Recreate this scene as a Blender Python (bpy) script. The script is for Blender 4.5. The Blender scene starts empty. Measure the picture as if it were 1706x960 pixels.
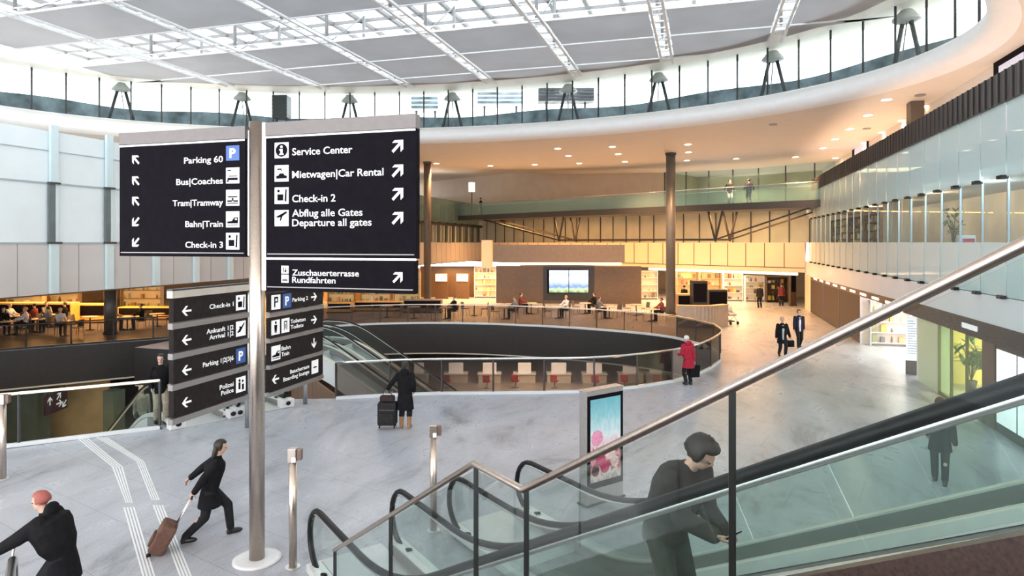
import bpy, bmesh, math, random
from mathutils import Vector, Matrix, noise
random.seed(7)
PI = math.pi
sc = bpy.context.scene
COL = sc.collection
D = bpy.data

# ------------------------------------------------------------------ camera
FPX, CX, HOR, EYE = 1080.0, 853.0, 404.0, 4.8
YAW = math.atan(317 / 1080)
SN, CS = math.sin(YAW), math.cos(YAW)
cam_data = D.cameras.new('camera')
cam_data.sensor_fit = 'HORIZONTAL'
cam_data.sensor_width = 36
cam_data.lens = FPX / 1706 * 36
cam_data.shift_y = -(480 - HOR) / 1706
cam_data.clip_start = 0.05
cam_data.clip_end = 500
cam = D.objects.new('camera', cam_data)
COL.objects.link(cam)
cam.location = (0, 0, EYE)
cam.rotation_euler = (PI / 2, 0, YAW)
sc.camera = cam
sc.view_settings.view_transform = 'Standard'
sc.view_settings.look = 'None'
sc.view_settings.gamma = 1
sc.view_settings.use_curve_mapping = False
sc.view_settings.exposure = 0.22
try:
    sc.cycles.transparent_max_bounces = 24
    sc.cycles.max_bounces = 8
    sc.cycles.use_denoising = True
    sc.cycles.sample_clamp_indirect = 6
    sc.cycles.caustics_reflective = False
    sc.cycles.caustics_refractive = False
except Exception:
    pass

# ------------------------------------------------------------------ sky
world = D.worlds.new('overcast_sky')
sc.world = world
world.use_nodes = True
wn = world.node_tree
wn.nodes.clear()
wo = wn.nodes.new('ShaderNodeOutputWorld')
wb = wn.nodes.new('ShaderNodeBackground')
wt = wn.nodes.new('ShaderNodeTexCoord')
wns = wn.nodes.new('ShaderNodeTexNoise')
wr = wn.nodes.new('ShaderNodeValToRGB')
wns.inputs['Scale'].default_value = 2.5
wr.color_ramp.elements[0].position = 0.3
wr.color_ramp.elements[0].color = (0.84, 0.91, 1.0, 1)
wr.color_ramp.elements[1].position = 0.7
wr.color_ramp.elements[1].color = (0.97, 0.985, 1.0, 1)
wn.links.new(wt.outputs['Generated'], wns.inputs['Vector'])
wn.links.new(wns.outputs['Fac'], wr.inputs['Fac'])
wn.links.new(wr.outputs['Color'], wb.inputs['Color'])
wb.inputs['Strength'].default_value = 5.0
wn.links.new(wb.outputs[0], wo.inputs[0])


def lamp(name, loc, power, color, size=0.3, kind='POINT', rot=(0, 0, 0), sx=None, spot=None):
    ld = D.lights.new(name, kind)
    ld.energy = power
    ld.color = color
    if kind == 'AREA':
        ld.shape = 'RECTANGLE'
        ld.size = size
        ld.size_y = sx or size
    else:
        ld.shadow_soft_size = size
    if spot:
        ld.spot_size = spot
        ld.spot_blend = 0.6
    o = D.objects.new(name, ld)
    COL.objects.link(o)
    o.location = loc
    o.rotation_euler = rot
    return o


# ------------------------------------------------------------------ pixel geometry (used only to read sizes off the photograph)
def ray(px, py):
    a, b = (px - CX) / FPX, (HOR - py) / FPX
    return Vector((a * CS - SN, a * SN + CS, b))


def onZ(px, py, z=0.0):
    r = ray(px, py)
    t = (z - EYE) / r.z
    return Vector((r.x * t, r.y * t, z))


def onX(px, py, x):
    r = ray(px, py)
    t = x / r.x
    return Vector((x, r.y * t, EYE + r.z * t))


def onY(px, py, y):
    r = ray(px, py)
    t = y / r.y
    return Vector((r.x * t, y, EYE + r.z * t))


def onD(px, py, d):
    r = ray(px, py)
    return Vector((r.x * d, r.y * d, EYE + r.z * d))


def lerp(a, b, t):
    return a + (b - a) * t


# ------------------------------------------------------------------ materials
MATS = {}


def M(name, col=(0.8, 0.8, 0.8), rough=0.5, metal=0.0, nscale=6.0, namt=0.06, bump=0.0, emit=None, estr=0.0, spec=0.5, coat=0.0, col2=None):
    if name in MATS:
        return MATS[name]
    m = D.materials.new(name)
    m.use_nodes = True
    nt = m.node_tree
    b = nt.nodes['Principled BSDF']
    b.inputs['Roughness'].default_value = rough
    b.inputs['Metallic'].default_value = metal
    b.inputs['Specular IOR Level'].default_value = spec
    b.inputs['Coat Weight'].default_value = coat
    tc = nt.nodes.new('ShaderNodeTexCoord')
    ns = nt.nodes.new('ShaderNodeTexNoise')
    ns.inputs['Scale'].default_value = nscale
    ns.inputs['Detail'].default_value = 4
    nt.links.new(tc.outputs['Object'], ns.inputs['Vector'])
    rp = nt.nodes.new('ShaderNodeValToRGB')
    c2 = col2 or tuple(min(1, c * (1 + namt)) for c in col)
    c1 = tuple(c * (1 - namt) for c in col)
    rp.color_ramp.elements[0].position = 0.3
    rp.color_ramp.elements[0].color = (*c1, 1)
    rp.color_ramp.elements[1].position = 0.7
    rp.color_ramp.elements[1].color = (*c2, 1)
    nt.links.new(ns.outputs['Fac'], rp.inputs['Fac'])
    nt.links.new(rp.outputs['Color'], b.inputs['Base Color'])
    if bump:
        bp = nt.nodes.new('ShaderNodeBump')
        bp.inputs['Strength'].default_value = bump
        bp.inputs['Distance'].default_value = 0.01
        nt.links.new(ns.outputs['Fac'], bp.inputs['Height'])
        nt.links.new(bp.outputs['Normal'], b.inputs['Normal'])
    if emit:
        b.inputs['Emission Color'].default_value = (*emit, 1)
        b.inputs['Emission Strength'].default_value = estr
    MATS[name] = m
    return m


def GLASS(name, tint=(0.9, 0.96, 0.95), refl=0.35, rough=0.02, haze=0.0, hcol=(0.8, 0.9, 0.9)):
    m = D.materials.new(name)
    m.use_nodes = True
    nt = m.node_tree
    nt.nodes.remove(nt.nodes['Principled BSDF'])
    out = nt.nodes['Material Output']
    tr = nt.nodes.new('ShaderNodeBsdfTransparent')
    tc = nt.nodes.new('ShaderNodeTexCoord')
    ns = nt.nodes.new('ShaderNodeTexNoise')
    ns.inputs['Scale'].default_value = 1.5
    nt.links.new(tc.outputs['Object'], ns.inputs['Vector'])
    rp = nt.nodes.new('ShaderNodeValToRGB')
    rp.color_ramp.elements[0].color = (*[c * 0.96 for c in tint], 1)
    rp.color_ramp.elements[1].color = (*tint, 1)
    nt.links.new(ns.outputs['Fac'], rp.inputs['Fac'])
    nt.links.new(rp.outputs['Color'], tr.inputs['Color'])
    gl = nt.nodes.new('ShaderNodeBsdfGlossy')
    gl.inputs['Roughness'].default_value = rough
    lw = nt.nodes.new('ShaderNodeLayerWeight')
    lw.inputs['Blend'].default_value = 0.25
    ml = nt.nodes.new('ShaderNodeMath')
    ml.operation = 'MULTIPLY'
    ml.inputs[1].default_value = refl
    nt.links.new(lw.outputs['Fresnel'], ml.inputs[0])
    base = tr
    if haze:
        df = nt.nodes.new('ShaderNodeBsdfDiffuse')
        df.inputs['Color'].default_value = (*hcol, 1)
        mh = nt.nodes.new('ShaderNodeMixShader')
        mh.inputs[0].default_value = haze
        nt.links.new(tr.outputs[0], mh.inputs[1])
        nt.links.new(df.outputs[0], mh.inputs[2])
        base = mh
    mx = nt.nodes.new('ShaderNodeMixShader')
    nt.links.new(ml.outputs[0], mx.inputs[0])
    nt.links.new(base.outputs[0], mx.inputs[1])
    nt.links.new(gl.outputs[0], mx.inputs[2])
    nt.links.new(mx.outputs[0], out.inputs[0])
    MATS[name] = m
    return m


def FABRIC(name, col, trans=0.4):
    m = D.materials.new(name)
    m.use_nodes = True
    nt = m.node_tree
    nt.nodes.remove(nt.nodes['Principled BSDF'])
    out = nt.nodes['Material Output']
    tc = nt.nodes.new('ShaderNodeTexCoord')
    ns = nt.nodes.new('ShaderNodeTexNoise')
    ns.inputs['Scale'].default_value = 0.7
    nt.links.new(tc.outputs['Object'], ns.inputs['Vector'])
    rp = nt.nodes.new('ShaderNodeValToRGB')
    rp.color_ramp.elements[0].color = (*[c * 0.88 for c in col], 1)
    rp.color_ramp.elements[1].color = (*[min(1, c * 1.08) for c in col], 1)
    nt.links.new(ns.outputs['Fac'], rp.inputs['Fac'])
    df = nt.nodes.new('ShaderNodeBsdfDiffuse')
    tl = nt.nodes.new('ShaderNodeBsdfTranslucent')
    nt.links.new(rp.outputs[0], df.inputs[0])
    nt.links.new(rp.outputs[0], tl.inputs[0])
    mx = nt.nodes.new('ShaderNodeMixShader')
    mx.inputs[0].default_value = trans
    nt.links.new(df.outputs[0], mx.inputs[1])
    nt.links.new(tl.outputs[0], mx.inputs[2])
    nt.links.new(mx.outputs[0], out.inputs[0])
    MATS[name] = m
    return m


def stone_floor():
    m = D.materials.new('stone_floor')
    m.use_nodes = True
    nt = m.node_tree
    b = nt.nodes['Principled BSDF']
    tc = nt.nodes.new('ShaderNodeTexCoord')
    mp = nt.nodes.new('ShaderNodeMapping')
    mp.inputs['Scale'].default_value = (1.0, 0.45, 1)
    mp.inputs['Rotation'].default_value = (0, 0, 0.9)
    nt.links.new(tc.outputs['Object'], mp.inputs['Vector'])
    n1 = nt.nodes.new('ShaderNodeTexNoise')
    n1.inputs['Scale'].default_value = 0.8
    n1.inputs['Detail'].default_value = 10
    n1.inputs['Roughness'].default_value = 0.72
    n1.inputs['Distortion'].default_value = 0.5
    nt.links.new(mp.outputs[0], n1.inputs['Vector'])
    n2 = nt.nodes.new('ShaderNodeTexNoise')
    n2.inputs['Scale'].default_value = 30
    n2.inputs['Detail'].default_value = 5
    nt.links.new(tc.outputs['Object'], n2.inputs['Vector'])
    r1 = nt.nodes.new('ShaderNodeValToRGB')
    r1.color_ramp.elements[0].position = 0.32
    r1.color_ramp.elements[0].color = (0.21, 0.22, 0.24, 1)
    r1.color_ramp.elements[1].position = 0.60
    r1.color_ramp.elements[1].color = (0.52, 0.54, 0.60, 1)
    el = r1.color_ramp.elements.new(0.46)
    el.color = (0.43, 0.45, 0.50, 1)
    nt.links.new(n1.outputs['Fac'], r1.inputs['Fac'])
    r2 = nt.nodes.new('ShaderNodeValToRGB')
    r2.color_ramp.elements[0].position = 0.3
    r2.color_ramp.elements[0].color = (0.82, 0.82, 0.82, 1)
    r2.color_ramp.elements[1].position = 0.65
    r2.color_ramp.elements[1].color = (1, 1, 1, 1)
    nt.links.new(n2.outputs['Fac'], r2.inputs['Fac'])
    mx = nt.nodes.new('ShaderNodeMixRGB')
    mx.blend_type = 'MULTIPLY'
    mx.inputs[0].default_value = 1
    nt.links.new(r1.outputs[0], mx.inputs[1])
    nt.links.new(r2.outputs[0], mx.inputs[2])
    # joints of the large stone slabs
    bk = nt.nodes.new('ShaderNodeTexBrick')
    bk.inputs['Color1'].default_value = (1, 1, 1, 1)
    bk.inputs['Color2'].default_value = (0.97, 0.97, 0.97, 1)
    bk.inputs['Mortar'].default_value = (0.72, 0.72, 0.72, 1)
    bk.inputs['Scale'].default_value = 0.22
    bk.inputs['Mortar Size'].default_value = 0.002
    mp2 = nt.nodes.new('ShaderNodeMapping')
    mp2.inputs['Rotation'].default_value = (0, 0, 0.29)
    nt.links.new(tc.outputs['Object'], mp2.inputs['Vector'])
    nt.links.new(mp2.outputs[0], bk.inputs['Vector'])
    m3 = nt.nodes.new('ShaderNodeMixRGB')
    m3.blend_type = 'MULTIPLY'
    m3.inputs[0].default_value = 1
    nt.links.new(mx.outputs[0], m3.inputs[1])
    nt.links.new(bk.outputs[0], m3.inputs[2])
    nt.links.new(m3.outputs[0], b.inputs['Base Color'])
    rr = nt.nodes.new('ShaderNodeMapRange')
    rr.inputs['To Min'].default_value = 0.38
    rr.inputs['To Max'].default_value = 0.2
    nt.links.new(n1.outputs['Fac'], rr.inputs['Value'])
    nt.links.new(rr.outputs[0], b.inputs['Roughness'])
    MATS['stone_floor'] = m
    return m


def poster_mat(name, stops, blobs=True, estr=0.6, vertical=True, nscale=9.0):
    """printed / screen picture: vertical colour bands broken up by noise, lit from inside"""
    m = D.materials.new(name)
    m.use_nodes = True
    nt = m.node_tree
    b = nt.nodes['Principled BSDF']
    tc = nt.nodes.new('ShaderNodeTexCoord')
    sp = nt.nodes.new('ShaderNodeSeparateXYZ')
    nt.links.new(tc.outputs['Generated'], sp.inputs[0])
    ns = nt.nodes.new('ShaderNodeTexNoise')
    ns.inputs['Scale'].default_value = nscale
    ns.inputs['Detail'].default_value = 3
    nt.links.new(tc.outputs['Generated'], ns.inputs['Vector'])
    ma = nt.nodes.new('ShaderNodeMath')
    ma.operation = 'MULTIPLY_ADD'
    ma.inputs[1].default_value = 0.35 if blobs else 0.12
    nt.links.new(ns.outputs['Fac'], ma.inputs[0])
    nt.links.new(sp.outputs['Z'], ma.inputs[2])
    sb = nt.nodes.new('ShaderNodeMath')
    sb.operation = 'SUBTRACT'
    sb.inputs[1].default_value = 0.17 if blobs else 0.06
    nt.links.new(ma.outputs[0], sb.inputs[0])
    rp = nt.nodes.new('ShaderNodeValToRGB')
    rp.color_ramp.elements[0].position = stops[0][0]
    rp.color_ramp.elements[0].color = (*stops[0][1], 1)
    rp.color_ramp.elements[1].position = stops[-1][0]
    rp.color_ramp.elements[1].color = (*stops[-1][1], 1)
    for p, c in stops[1:-1]:
        e = rp.color_ramp.elements.new(p)
        e.color = (*c, 1)
    nt.links.new(sb.outputs[0], rp.inputs['Fac'])
    nt.links.new(rp.outputs[0], b.inputs['Base Color'])
    nt.links.new(rp.outputs[0], b.inputs['Emission Color'])
    b.inputs['Emission Strength'].default_value = estr
    b.inputs['Roughness'].default_value = 0.25
    MATS[name] = m
    return m


def stripe_mat(name, c1, c2, scale, axis='X', rough=0.5, metal=0.0, sharp=0.5):
    m = D.materials.new(name)
    m.use_nodes = True
    nt = m.node_tree
    b = nt.nodes['Principled BSDF']
    b.inputs['Roughness'].default_value = rough
    b.inputs['Metallic'].default_value = metal
    tc = nt.nodes.new('ShaderNodeTexCoord')
    wv = nt.nodes.new('ShaderNodeTexWave')
    wv.bands_direction = axis
    wv.inputs['Scale'].default_value = scale
    wv.inputs['Distortion'].default_value = 0.3
    nt.links.new(tc.outputs['Object'], wv.inputs['Vector'])
    rp = nt.nodes.new('ShaderNodeValToRGB')
    rp.color_ramp.elements[0].position = sharp - 0.2
    rp.color_ramp.elements[0].color = (*c1, 1)
    rp.color_ramp.elements[1].position = sharp + 0.2
    rp.color_ramp.elements[1].color = (*c2, 1)
    nt.links.new(wv.outputs['Fac'], rp.inputs['Fac'])
    nt.links.new(rp.outputs[0], b.inputs['Base Color'])
    MATS[name] = m
    return m


STEEL = M('brushed_steel', (0.60, 0.52, 0.46), 0.3, 1.0, 40, 0.08)
BRIGHT_STEEL = M('bright_steel', (0.78, 0.77, 0.76), 0.25, 1.0, 40, 0.06)
ALU = M('aluminium', (0.72, 0.72, 0.71), 0.38, 0.9, 30, 0.05)
GREY_METAL = M('warm_grey_metal', (0.30, 0.285, 0.28), 0.45, 0.3, 20, 0.05)
BLACK = M('black_rubber', (0.010, 0.010, 0.011), 0.4, 0, 20, 0.2, spec=0.25)
SIGN_BLACK = M('sign_black', (0.008, 0.007, 0.010), 0.6, 0, 10, 0.15, spec=0.03)
SIGN_BROWN = M('sign_dark_brown', (0.030, 0.025, 0.024), 0.6, 0, 10, 0.15, spec=0.05)
SIGN_WHITE = M('sign_white', (0.88, 0.88, 0.88), 0.5, 0, 10, 0.02, emit=(1, 1, 1), estr=0.25)
SIGN_BLUE = M('sign_blue', (0.045, 0.12, 0.38), 0.4, 0, 10, 0.05, emit=(0.07, 0.2, 0.55), estr=0.05)
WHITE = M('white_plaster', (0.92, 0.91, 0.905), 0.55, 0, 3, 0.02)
WHITE_METAL = M('white_metal', (0.82, 0.83, 0.84), 0.4, 0.1, 10, 0.03)
CEIL = M('plaster_bounce_tint', (0.80, 0.72, 0.64), 0.6, 0, 2, 0.02)  # white plaster tinted beige: warm bounced light put into the colour
SOFFIT = M('soffit_cream', (0.86, 0.83, 0.75), 0.5, 0, 2, 0.04)
DARK = M('dark_cladding', (0.026, 0.024, 0.024), 0.45, 0, 5, 0.12)
DARK_GREY = M('dark_grey_steel', (0.065, 0.063, 0.065), 0.45, 0.2, 8, 0.1)
COLUMN = M('column_grey', (0.11, 0.105, 0.10), 0.4, 0.1, 8, 0.08)
BROWN_WALL = M('brown_wall', (0.115, 0.078, 0.052), 0.45, 0, 4, 0.1)
TAUPE = M('taupe_panel', (0.17, 0.135, 0.11), 0.5, 0, 4, 0.08)
WOOD = stripe_mat('wood_slats', (0.16, 0.10, 0.065), (0.30, 0.20, 0.14), 5.0, 'X')
SHUTTER = stripe_mat('dark_shutter', (0.035, 0.02, 0.014), (0.07, 0.042, 0.03), 3.0, 'Y')
RIBBED = stripe_mat('ribbed_band', (0.028, 0.022, 0.02), (0.055, 0.045, 0.042), 2.4, 'Y')
PALE_BLUE_PANEL = M('pale_blue_panel', (0.80, 0.86, 0.88), 0.25, 0, 0.6, 0.04)
GREY_PINK_PANEL = M('grey_pink_panel', (0.62, 0.58, 0.56), 0.4, 0, 0.5, 0.06)
FASCIA_WHITE = M('fascia_white', (0.76, 0.80, 0.83), 0.35, 0, 1, 0.03)
FASCIA_WARM = M('fascia_warm', (0.80, 0.66, 0.50), 0.4, 0, 1, 0.03)
LINE_WHITE = M('line_white', (0.85, 0.86, 0.87), 0.4, 0, 30, 0.03)
PALE_DISC = M('pale_disc', (0.78, 0.79, 0.81), 0.4, 0, 20, 0.04)
GRANITE = M('brown_granite', (0.05, 0.03, 0.025), 0.25, 0, 60, 0.3)
FLOOR = stone_floor()
BASE_FLOOR = M('basement_floor', (0.30, 0.25, 0.21), 0.3, 0, 2, 0.15)
AMBER = M('amber_counter', (0.75, 0.40, 0.10), 0.4, 0, 3, 0.15)
OAK = M('oak', (0.50, 0.33, 0.18), 0.45, 0, 10, 0.15)
DARK_WOOD = M('dark_wood', (0.10, 0.055, 0.03), 0.4, 0, 10, 0.2)
LIGHT_WARM = M('warm_light', (1, 0.9, 0.75), 0.5, 0, 5, 0.01, emit=(1.0, 0.82, 0.58), estr=9.0)
LIGHT_SOFT = M('soft_light', (1, 0.9, 0.8), 0.5, 0, 5, 0.01, emit=(1.0, 0.80, 0.55), estr=1.3)
LIGHT_WHITE = M('white_light', (1, 1, 1), 0.5, 0, 5, 0.01, emit=(1.0, 0.97, 0.95), estr=2.2)
LIGHT_PINK = M('pink_light', (1, 0.85, 0.82), 0.5, 0, 5, 0.01, emit=(1.0, 0.86, 0.82), estr=1.3)
LIGHT_RAIL = M('lit_rail', (1, 0.95, 0.8), 0.4, 0, 5, 0.01, emit=(1.0, 0.93, 0.72), estr=0.5)
G_CLEAR = GLASS('clear_glass', (0.93, 0.975, 0.965), 0.25)
G_ESC = GLASS('green_glass', (0.95, 0.982, 0.974), 0.2, haze=0.012, hcol=(0.75, 0.9, 0.86))
G_BRIDGE = GLASS('bridge_glass', (0.80, 0.93, 0.91), 0.6, haze=0.15, hcol=(0.70, 0.86, 0.84))
G_PANEL = GLASS('aqua_glass', (0.80, 0.93, 0.92), 0.4, haze=0.72, hcol=(0.74, 0.87, 0.87))
G_SMOKE = GLASS('smoked_glass', (0.62, 0.58, 0.55), 0.7, haze=0.12, hcol=(0.16, 0.14, 0.13))
G_WIN = GLASS('window_glass', (0.86, 0.93, 0.94), 0.1, haze=0.04, hcol=(0.6, 0.72, 0.78))
G_SKY = GLASS('roof_glass', (0.90, 0.94, 0.95), 0.3, haze=0.12, hcol=(0.8, 0.84, 0.86))
SAIL = FABRIC('grey_sail_fabric', (0.62, 0.62, 0.63), 0.5)


# ------------------------------------------------------------------ mesh builder
TW = {}


def props(o, label=None, cat=None, group=None, kind=None):
    if label:
        o['label'] = label
    if cat:
        o['category'] = cat
    if group:
        o['group'] = group
    if kind:
        o['kind'] = kind
    return o


def thing(name, label, cat, loc=(0, 0, 0), rz=0.0, group=None, kind=None):
    o = D.objects.new(name, None)
    o.empty_display_size = 0.1
    COL.objects.link(o)
    o.location = loc
    o.rotation_euler = (0, 0, rz)
    TW[o.name] = Matrix.Translation(Vector(loc)) @ Matrix.Rotation(rz, 4, 'Z')
    return props(o, label, cat, group, kind)


class B:
    def __init__(s):
        s.v = []
        s.f = []
        s.mi = []
        s.sm = []

    def add(s, vs, fs, mi=0, smooth=False):
        n = len(s.v)
        s.v += [Vector(v) for v in vs]
        for f in fs:
            s.f.append([i + n for i in f])
            s.mi.append(mi)
            s.sm.append(smooth)
        return s

    def box(s, x0, x1, y0, y1, z0, z1, mi=0, m=None):
        vs = [Vector((x, y, z)) for z in (z0, z1) for y in (y0, y1) for x in (x0, x1)]
        if m is not None:
            vs = [m @ v for v in vs]
        return s.add(vs, [(0, 2, 3, 1), (4, 5, 7, 6), (0, 1, 5, 4), (2, 6, 7, 3), (0, 4, 6, 2), (1, 3, 7, 5)], mi)

    def hexa(s, p, mi=0):
        """8 corners: bottom four (ccw) then top four"""
        return s.add(p, [(3, 2, 1, 0), (4, 5, 6, 7), (0, 1, 5, 4), (1, 2, 6, 5), (2, 3, 7, 6), (3, 0, 4, 7)], mi)

    def slab(s, a, b, th, z0a, z1a, z0b=None, z1b=None, mi=0):
        """upright panel standing on the line a-b, th thick"""
        a, b = Vector(a[:2]), Vector(b[:2])
        d = (b - a).normalized()
        n = Vector((-d.y, d.x)) * th / 2
        z0b = z0a if z0b is None else z0b
        z1b = z1a if z1b is None else z1b
        q = [(a - n, z0a), (b - n, z0b), (b + n, z0b), (a + n, z0a), (a - n, z1a), (b - n, z1b), (b + n, z1b), (a + n, z1a)]
        return s.hexa([(p.x, p.y, z) for p, z in q], mi)

    def bar(s, p, q, w, h=None, up=(0, 0, 1), mi=0):
        p, q = Vector(p), Vector(q)
        h = h or w
        d = (q - p).normalized()
        u = Vector(up)
        if abs(d.dot(u)) > 0.98:
            u = Vector((1, 0, 0))
        r = d.cross(u).normalized() * w / 2
        u = r.cross(d).normalized() * h / 2
        return s.hexa([p - r - u, p + r - u, p + r + u, p - r + u, q - r - u, q + r - u, q + r + u, q - r + u], mi)

    def tube(s, path, r, n=10, mi=0, cap=True, closed=False):
        path = [Vector(p) for p in path]
        k = len(path)
        rs = r if isinstance(r, (list, tuple)) else [r] * k
        rings = []
        t0 = None
        u = None
        for i in range(k):
            if closed:
                t = (path[(i + 1) % k] - path[i - 1]).normalized()
            else:
                t = (path[min(i + 1, k - 1)] - path[max(i - 1, 0)]).normalized()
            if u is None:
                u = t.cross(Vector((0, 0, 1)))
                if u.length < 0.05:
                    u = t.cross(Vector((1, 0, 0)))
                u.normalize()
            else:
                u = (u - t * u.dot(t)).normalized()
            w = t.cross(u)
            rings.append([path[i] + (u * math.cos(2 * PI * j / n) + w * math.sin(2 * PI * j / n)) * rs[i] for j in range(n)])
        vs = [v for rg in rings for v in rg]
        fs = []
        for i in range(k if closed else k - 1):
            i2 = (i + 1) % k
            for j in range(n):
                fs.append((i * n + j, i * n + (j + 1) % n, i2 * n + (j + 1) % n, i2 * n + j))
        if cap and not closed:
            fs.append(tuple(reversed(range(n))))
            fs.append(tuple((k - 1) * n + j for j in range(n)))
        return s.add(vs, fs, mi, True)

    def cyl(s, c, r, z0, z1, n=20, mi=0, r2=None):
        r2 = r if r2 is None else r2
        vs = [(c[0] + r * math.cos(2 * PI * j / n), c[1] + r * math.sin(2 * PI * j / n), z0) for j in range(n)]
        vs += [(c[0] + r2 * math.cos(2 * PI * j / n), c[1] + r2 * math.sin(2 * PI * j / n), z1) for j in range(n)]
        s.add(vs, [(j, (j + 1) % n, n + (j + 1) % n, n + j) for j in range(n)], mi, True)
        s.add(vs, [tuple(reversed(range(n))), tuple(range(n, 2 * n))], mi)
        return s

    def lathe(s, c, prof, n=20, mi=0):
        vs = []
        for r, z in prof:
            vs += [(c[0] + r * math.cos(2 * PI * j / n), c[1] + r * math.sin(2 * PI * j / n), c[2] + z) for j in range(n)]
        fs = []
        for i in range(len(prof) - 1):
            for j in range(n):
                fs.append((i * n + j, i * n + (j + 1) % n, (i + 1) * n + (j + 1) % n, (i + 1) * n + j))
        fs.append(tuple(reversed(range(n))))
        fs.append(tuple((len(prof) - 1) * n + j for j in range(n)))
        return s.add(vs, fs, mi, True)

    def prism(s, poly, off, mi=0):
        """polygon (3-D points, planar) extruded by the vector off"""
        n = len(poly)
        off = Vector(off)
        vs = [Vector(p) for p in poly] + [Vector(p) + off for p in poly]
        fs = [tuple(reversed(range(n))), tuple(range(n, 2 * n))]
        fs += [(j, (j + 1) % n, n + (j + 1) % n, n + j) for j in range(n)]
        return s.add(vs, fs, mi)

    def ell(s, c, r, n=12, m=8, mi=0, rot=None):
        vs = []
        for i in range(m + 1):
            a = PI * i / m
            for j in range(n):
                b = 2 * PI * j / n
                v = Vector((r[0] * math.sin(a) * math.cos(b), r[1] * math.sin(a) * math.sin(b), r[2] * math.cos(a)))
                if rot is not None:
                    v = rot @ v
                vs.append(Vector(c) + v)
        fs = []
        for i in range(m):
            for j in range(n):
                fs.append((i * n + j, (i + 1) * n + j, (i + 1) * n + (j + 1) % n, i * n + (j + 1) % n))
        return s.add(vs, fs, mi, True)

    def quad(s, a, b, c, d, mi=0):
        return s.add([a, b, c, d], [(0, 1, 2, 3)], mi)

    def grid(s, pts, nu, nv, mi=0, smooth=True):
        fs = []
        for i in range(nu - 1):
            for j in range(nv - 1):
                fs.append((i * nv + j, (i + 1) * nv + j, (i + 1) * nv + j + 1, i * nv + j + 1))
        return s.add(pts, fs, mi, smooth)

    def build(s, name, mats, parent=None, local=False, bevel=0.0, weld=False):
        me = D.meshes.new(name)
        vs = s.v
        if parent is not None and not local:
            inv = TW[parent.name].inverted()
            vs = [inv @ v for v in vs]
        me.from_pydata([tuple(v) for v in vs], [], s.f)
        mats = mats if isinstance(mats, (list, tuple)) else [mats]
        for m in mats:
            me.materials.append(m)
        for p, mi, sm in zip(me.polygons, s.mi, s.sm):
            p.material_index = mi
            p.use_smooth = sm
        bm = bmesh.new()
        bm.from_mesh(me)
        bmesh.ops.remove_doubles(bm, verts=bm.verts, dist=1e-5)
        bmesh.ops.recalc_face_normals(bm, faces=bm.faces)
        bm.to_mesh(me)
        bm.free()
        o = D.objects.new(name, me)
        COL.objects.link(o)
        if parent is not None:
            o.parent = parent
            TW[o.name] = TW[parent.name]
        else:
            TW[o.name] = Matrix.Identity(4)
        if bevel:
            md = o.modifiers.new('bevel', 'BEVEL')
            md.width = bevel
            md.segments = 2
            md.limit_method = 'ANGLE'
        return o


def struct(b, name, mats, parent=None):
    o = b.build(name, mats, parent)
    if parent is None:
        o['kind'] = 'structure'
    return o


def solo(b, name, mats, label, cat, group=None, bevel=0.0):
    return props(b.build(name, mats, bevel=bevel), label, cat, group)


def dup(root, loc, rz=None, label=None, group=None):
    r = root.copy()
    COL.objects.link(r)
    r.location = loc
    if rz is not None:
        r.rotation_euler = (0, 0, rz)
    if label:
        r['label'] = label
    if group:
        r['group'] = group
    for ch in list(root.children):
        c = ch.copy()
        COL.objects.link(c)
        c.parent = r
        for g in list(ch.children):
            k = g.copy()
            COL.objects.link(k)
            k.parent = c
    return r


ORD = ['first', 'second', 'third', 'fourth', 'fifth', 'sixth', 'seventh', 'eighth', 'ninth', 'tenth', 'eleventh', 'twelfth', 'thirteenth', 'fourteenth', 'fifteenth', 'sixteenth', 'seventeenth', 'eighteenth', 'nineteenth', 'twentieth']


def text_into(b, body, origin, right, up, normal, size, align='LEFT', bold=0.012, sx=0.9, depth=0.006, mi=0):
    """lettering laid on a panel: adds raised letters to builder b"""
    cu = D.curves.new('t', 'FONT')
    cu.body = body
    cu.size = 1.0
    cu.align_x = align
    cu.offset = bold
    cu.extrude = 0.5
    cu.resolution_u = 3
    to = D.objects.new('t', cu)
    COL.objects.link(to)
    dg = bpy.context.evaluated_depsgraph_get()
    me = D.meshes.new_from_object(to.evaluated_get(dg))
    right, up, normal = Vector(right), Vector(up), Vector(normal)
    o = Vector(origin)
    vs = [o + right * (v.co.x * size * sx) + up * (v.co.y * size) + normal * ((v.co.z + 0.5) * depth) for v in me.vertices]
    b.add(vs, [tuple(p.vertices) for p in me.polygons], mi)
    D.objects.remove(to)
    D.meshes.remove(me)
    D.curves.remove(cu)


def fill_shape(loops, z0, z1, name):
    """flat slab with holes from closed outlines"""
    cu = D.curves.new('shape', 'CURVE')
    cu.dimensions = '2D'
    cu.fill_mode = 'BOTH'
    cu.extrude = (z1 - z0) / 2
    for lp in loops:
        sp = cu.splines.new('POLY')
        sp.points.add(len(lp) - 1)
        for i, p in enumerate(lp):
            sp.points[i].co = (p[0], p[1], 0, 1)
        sp.use_cyclic_u = True
    to = D.objects.new('shape', cu)
    COL.objects.link(to)
    dg = bpy.context.evaluated_depsgraph_get()
    me = D.meshes.new_from_object(to.evaluated_get(dg))
    b = B()
    zc = (z0 + z1) / 2
    b.add([(v.co.x, v.co.y, v.co.z + zc) for v in me.vertices], [tuple(p.vertices) for p in me.polygons])
    D.objects.remove(to)
    D.meshes.remove(me)
    D.curves.remove(cu)
    return b


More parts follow.
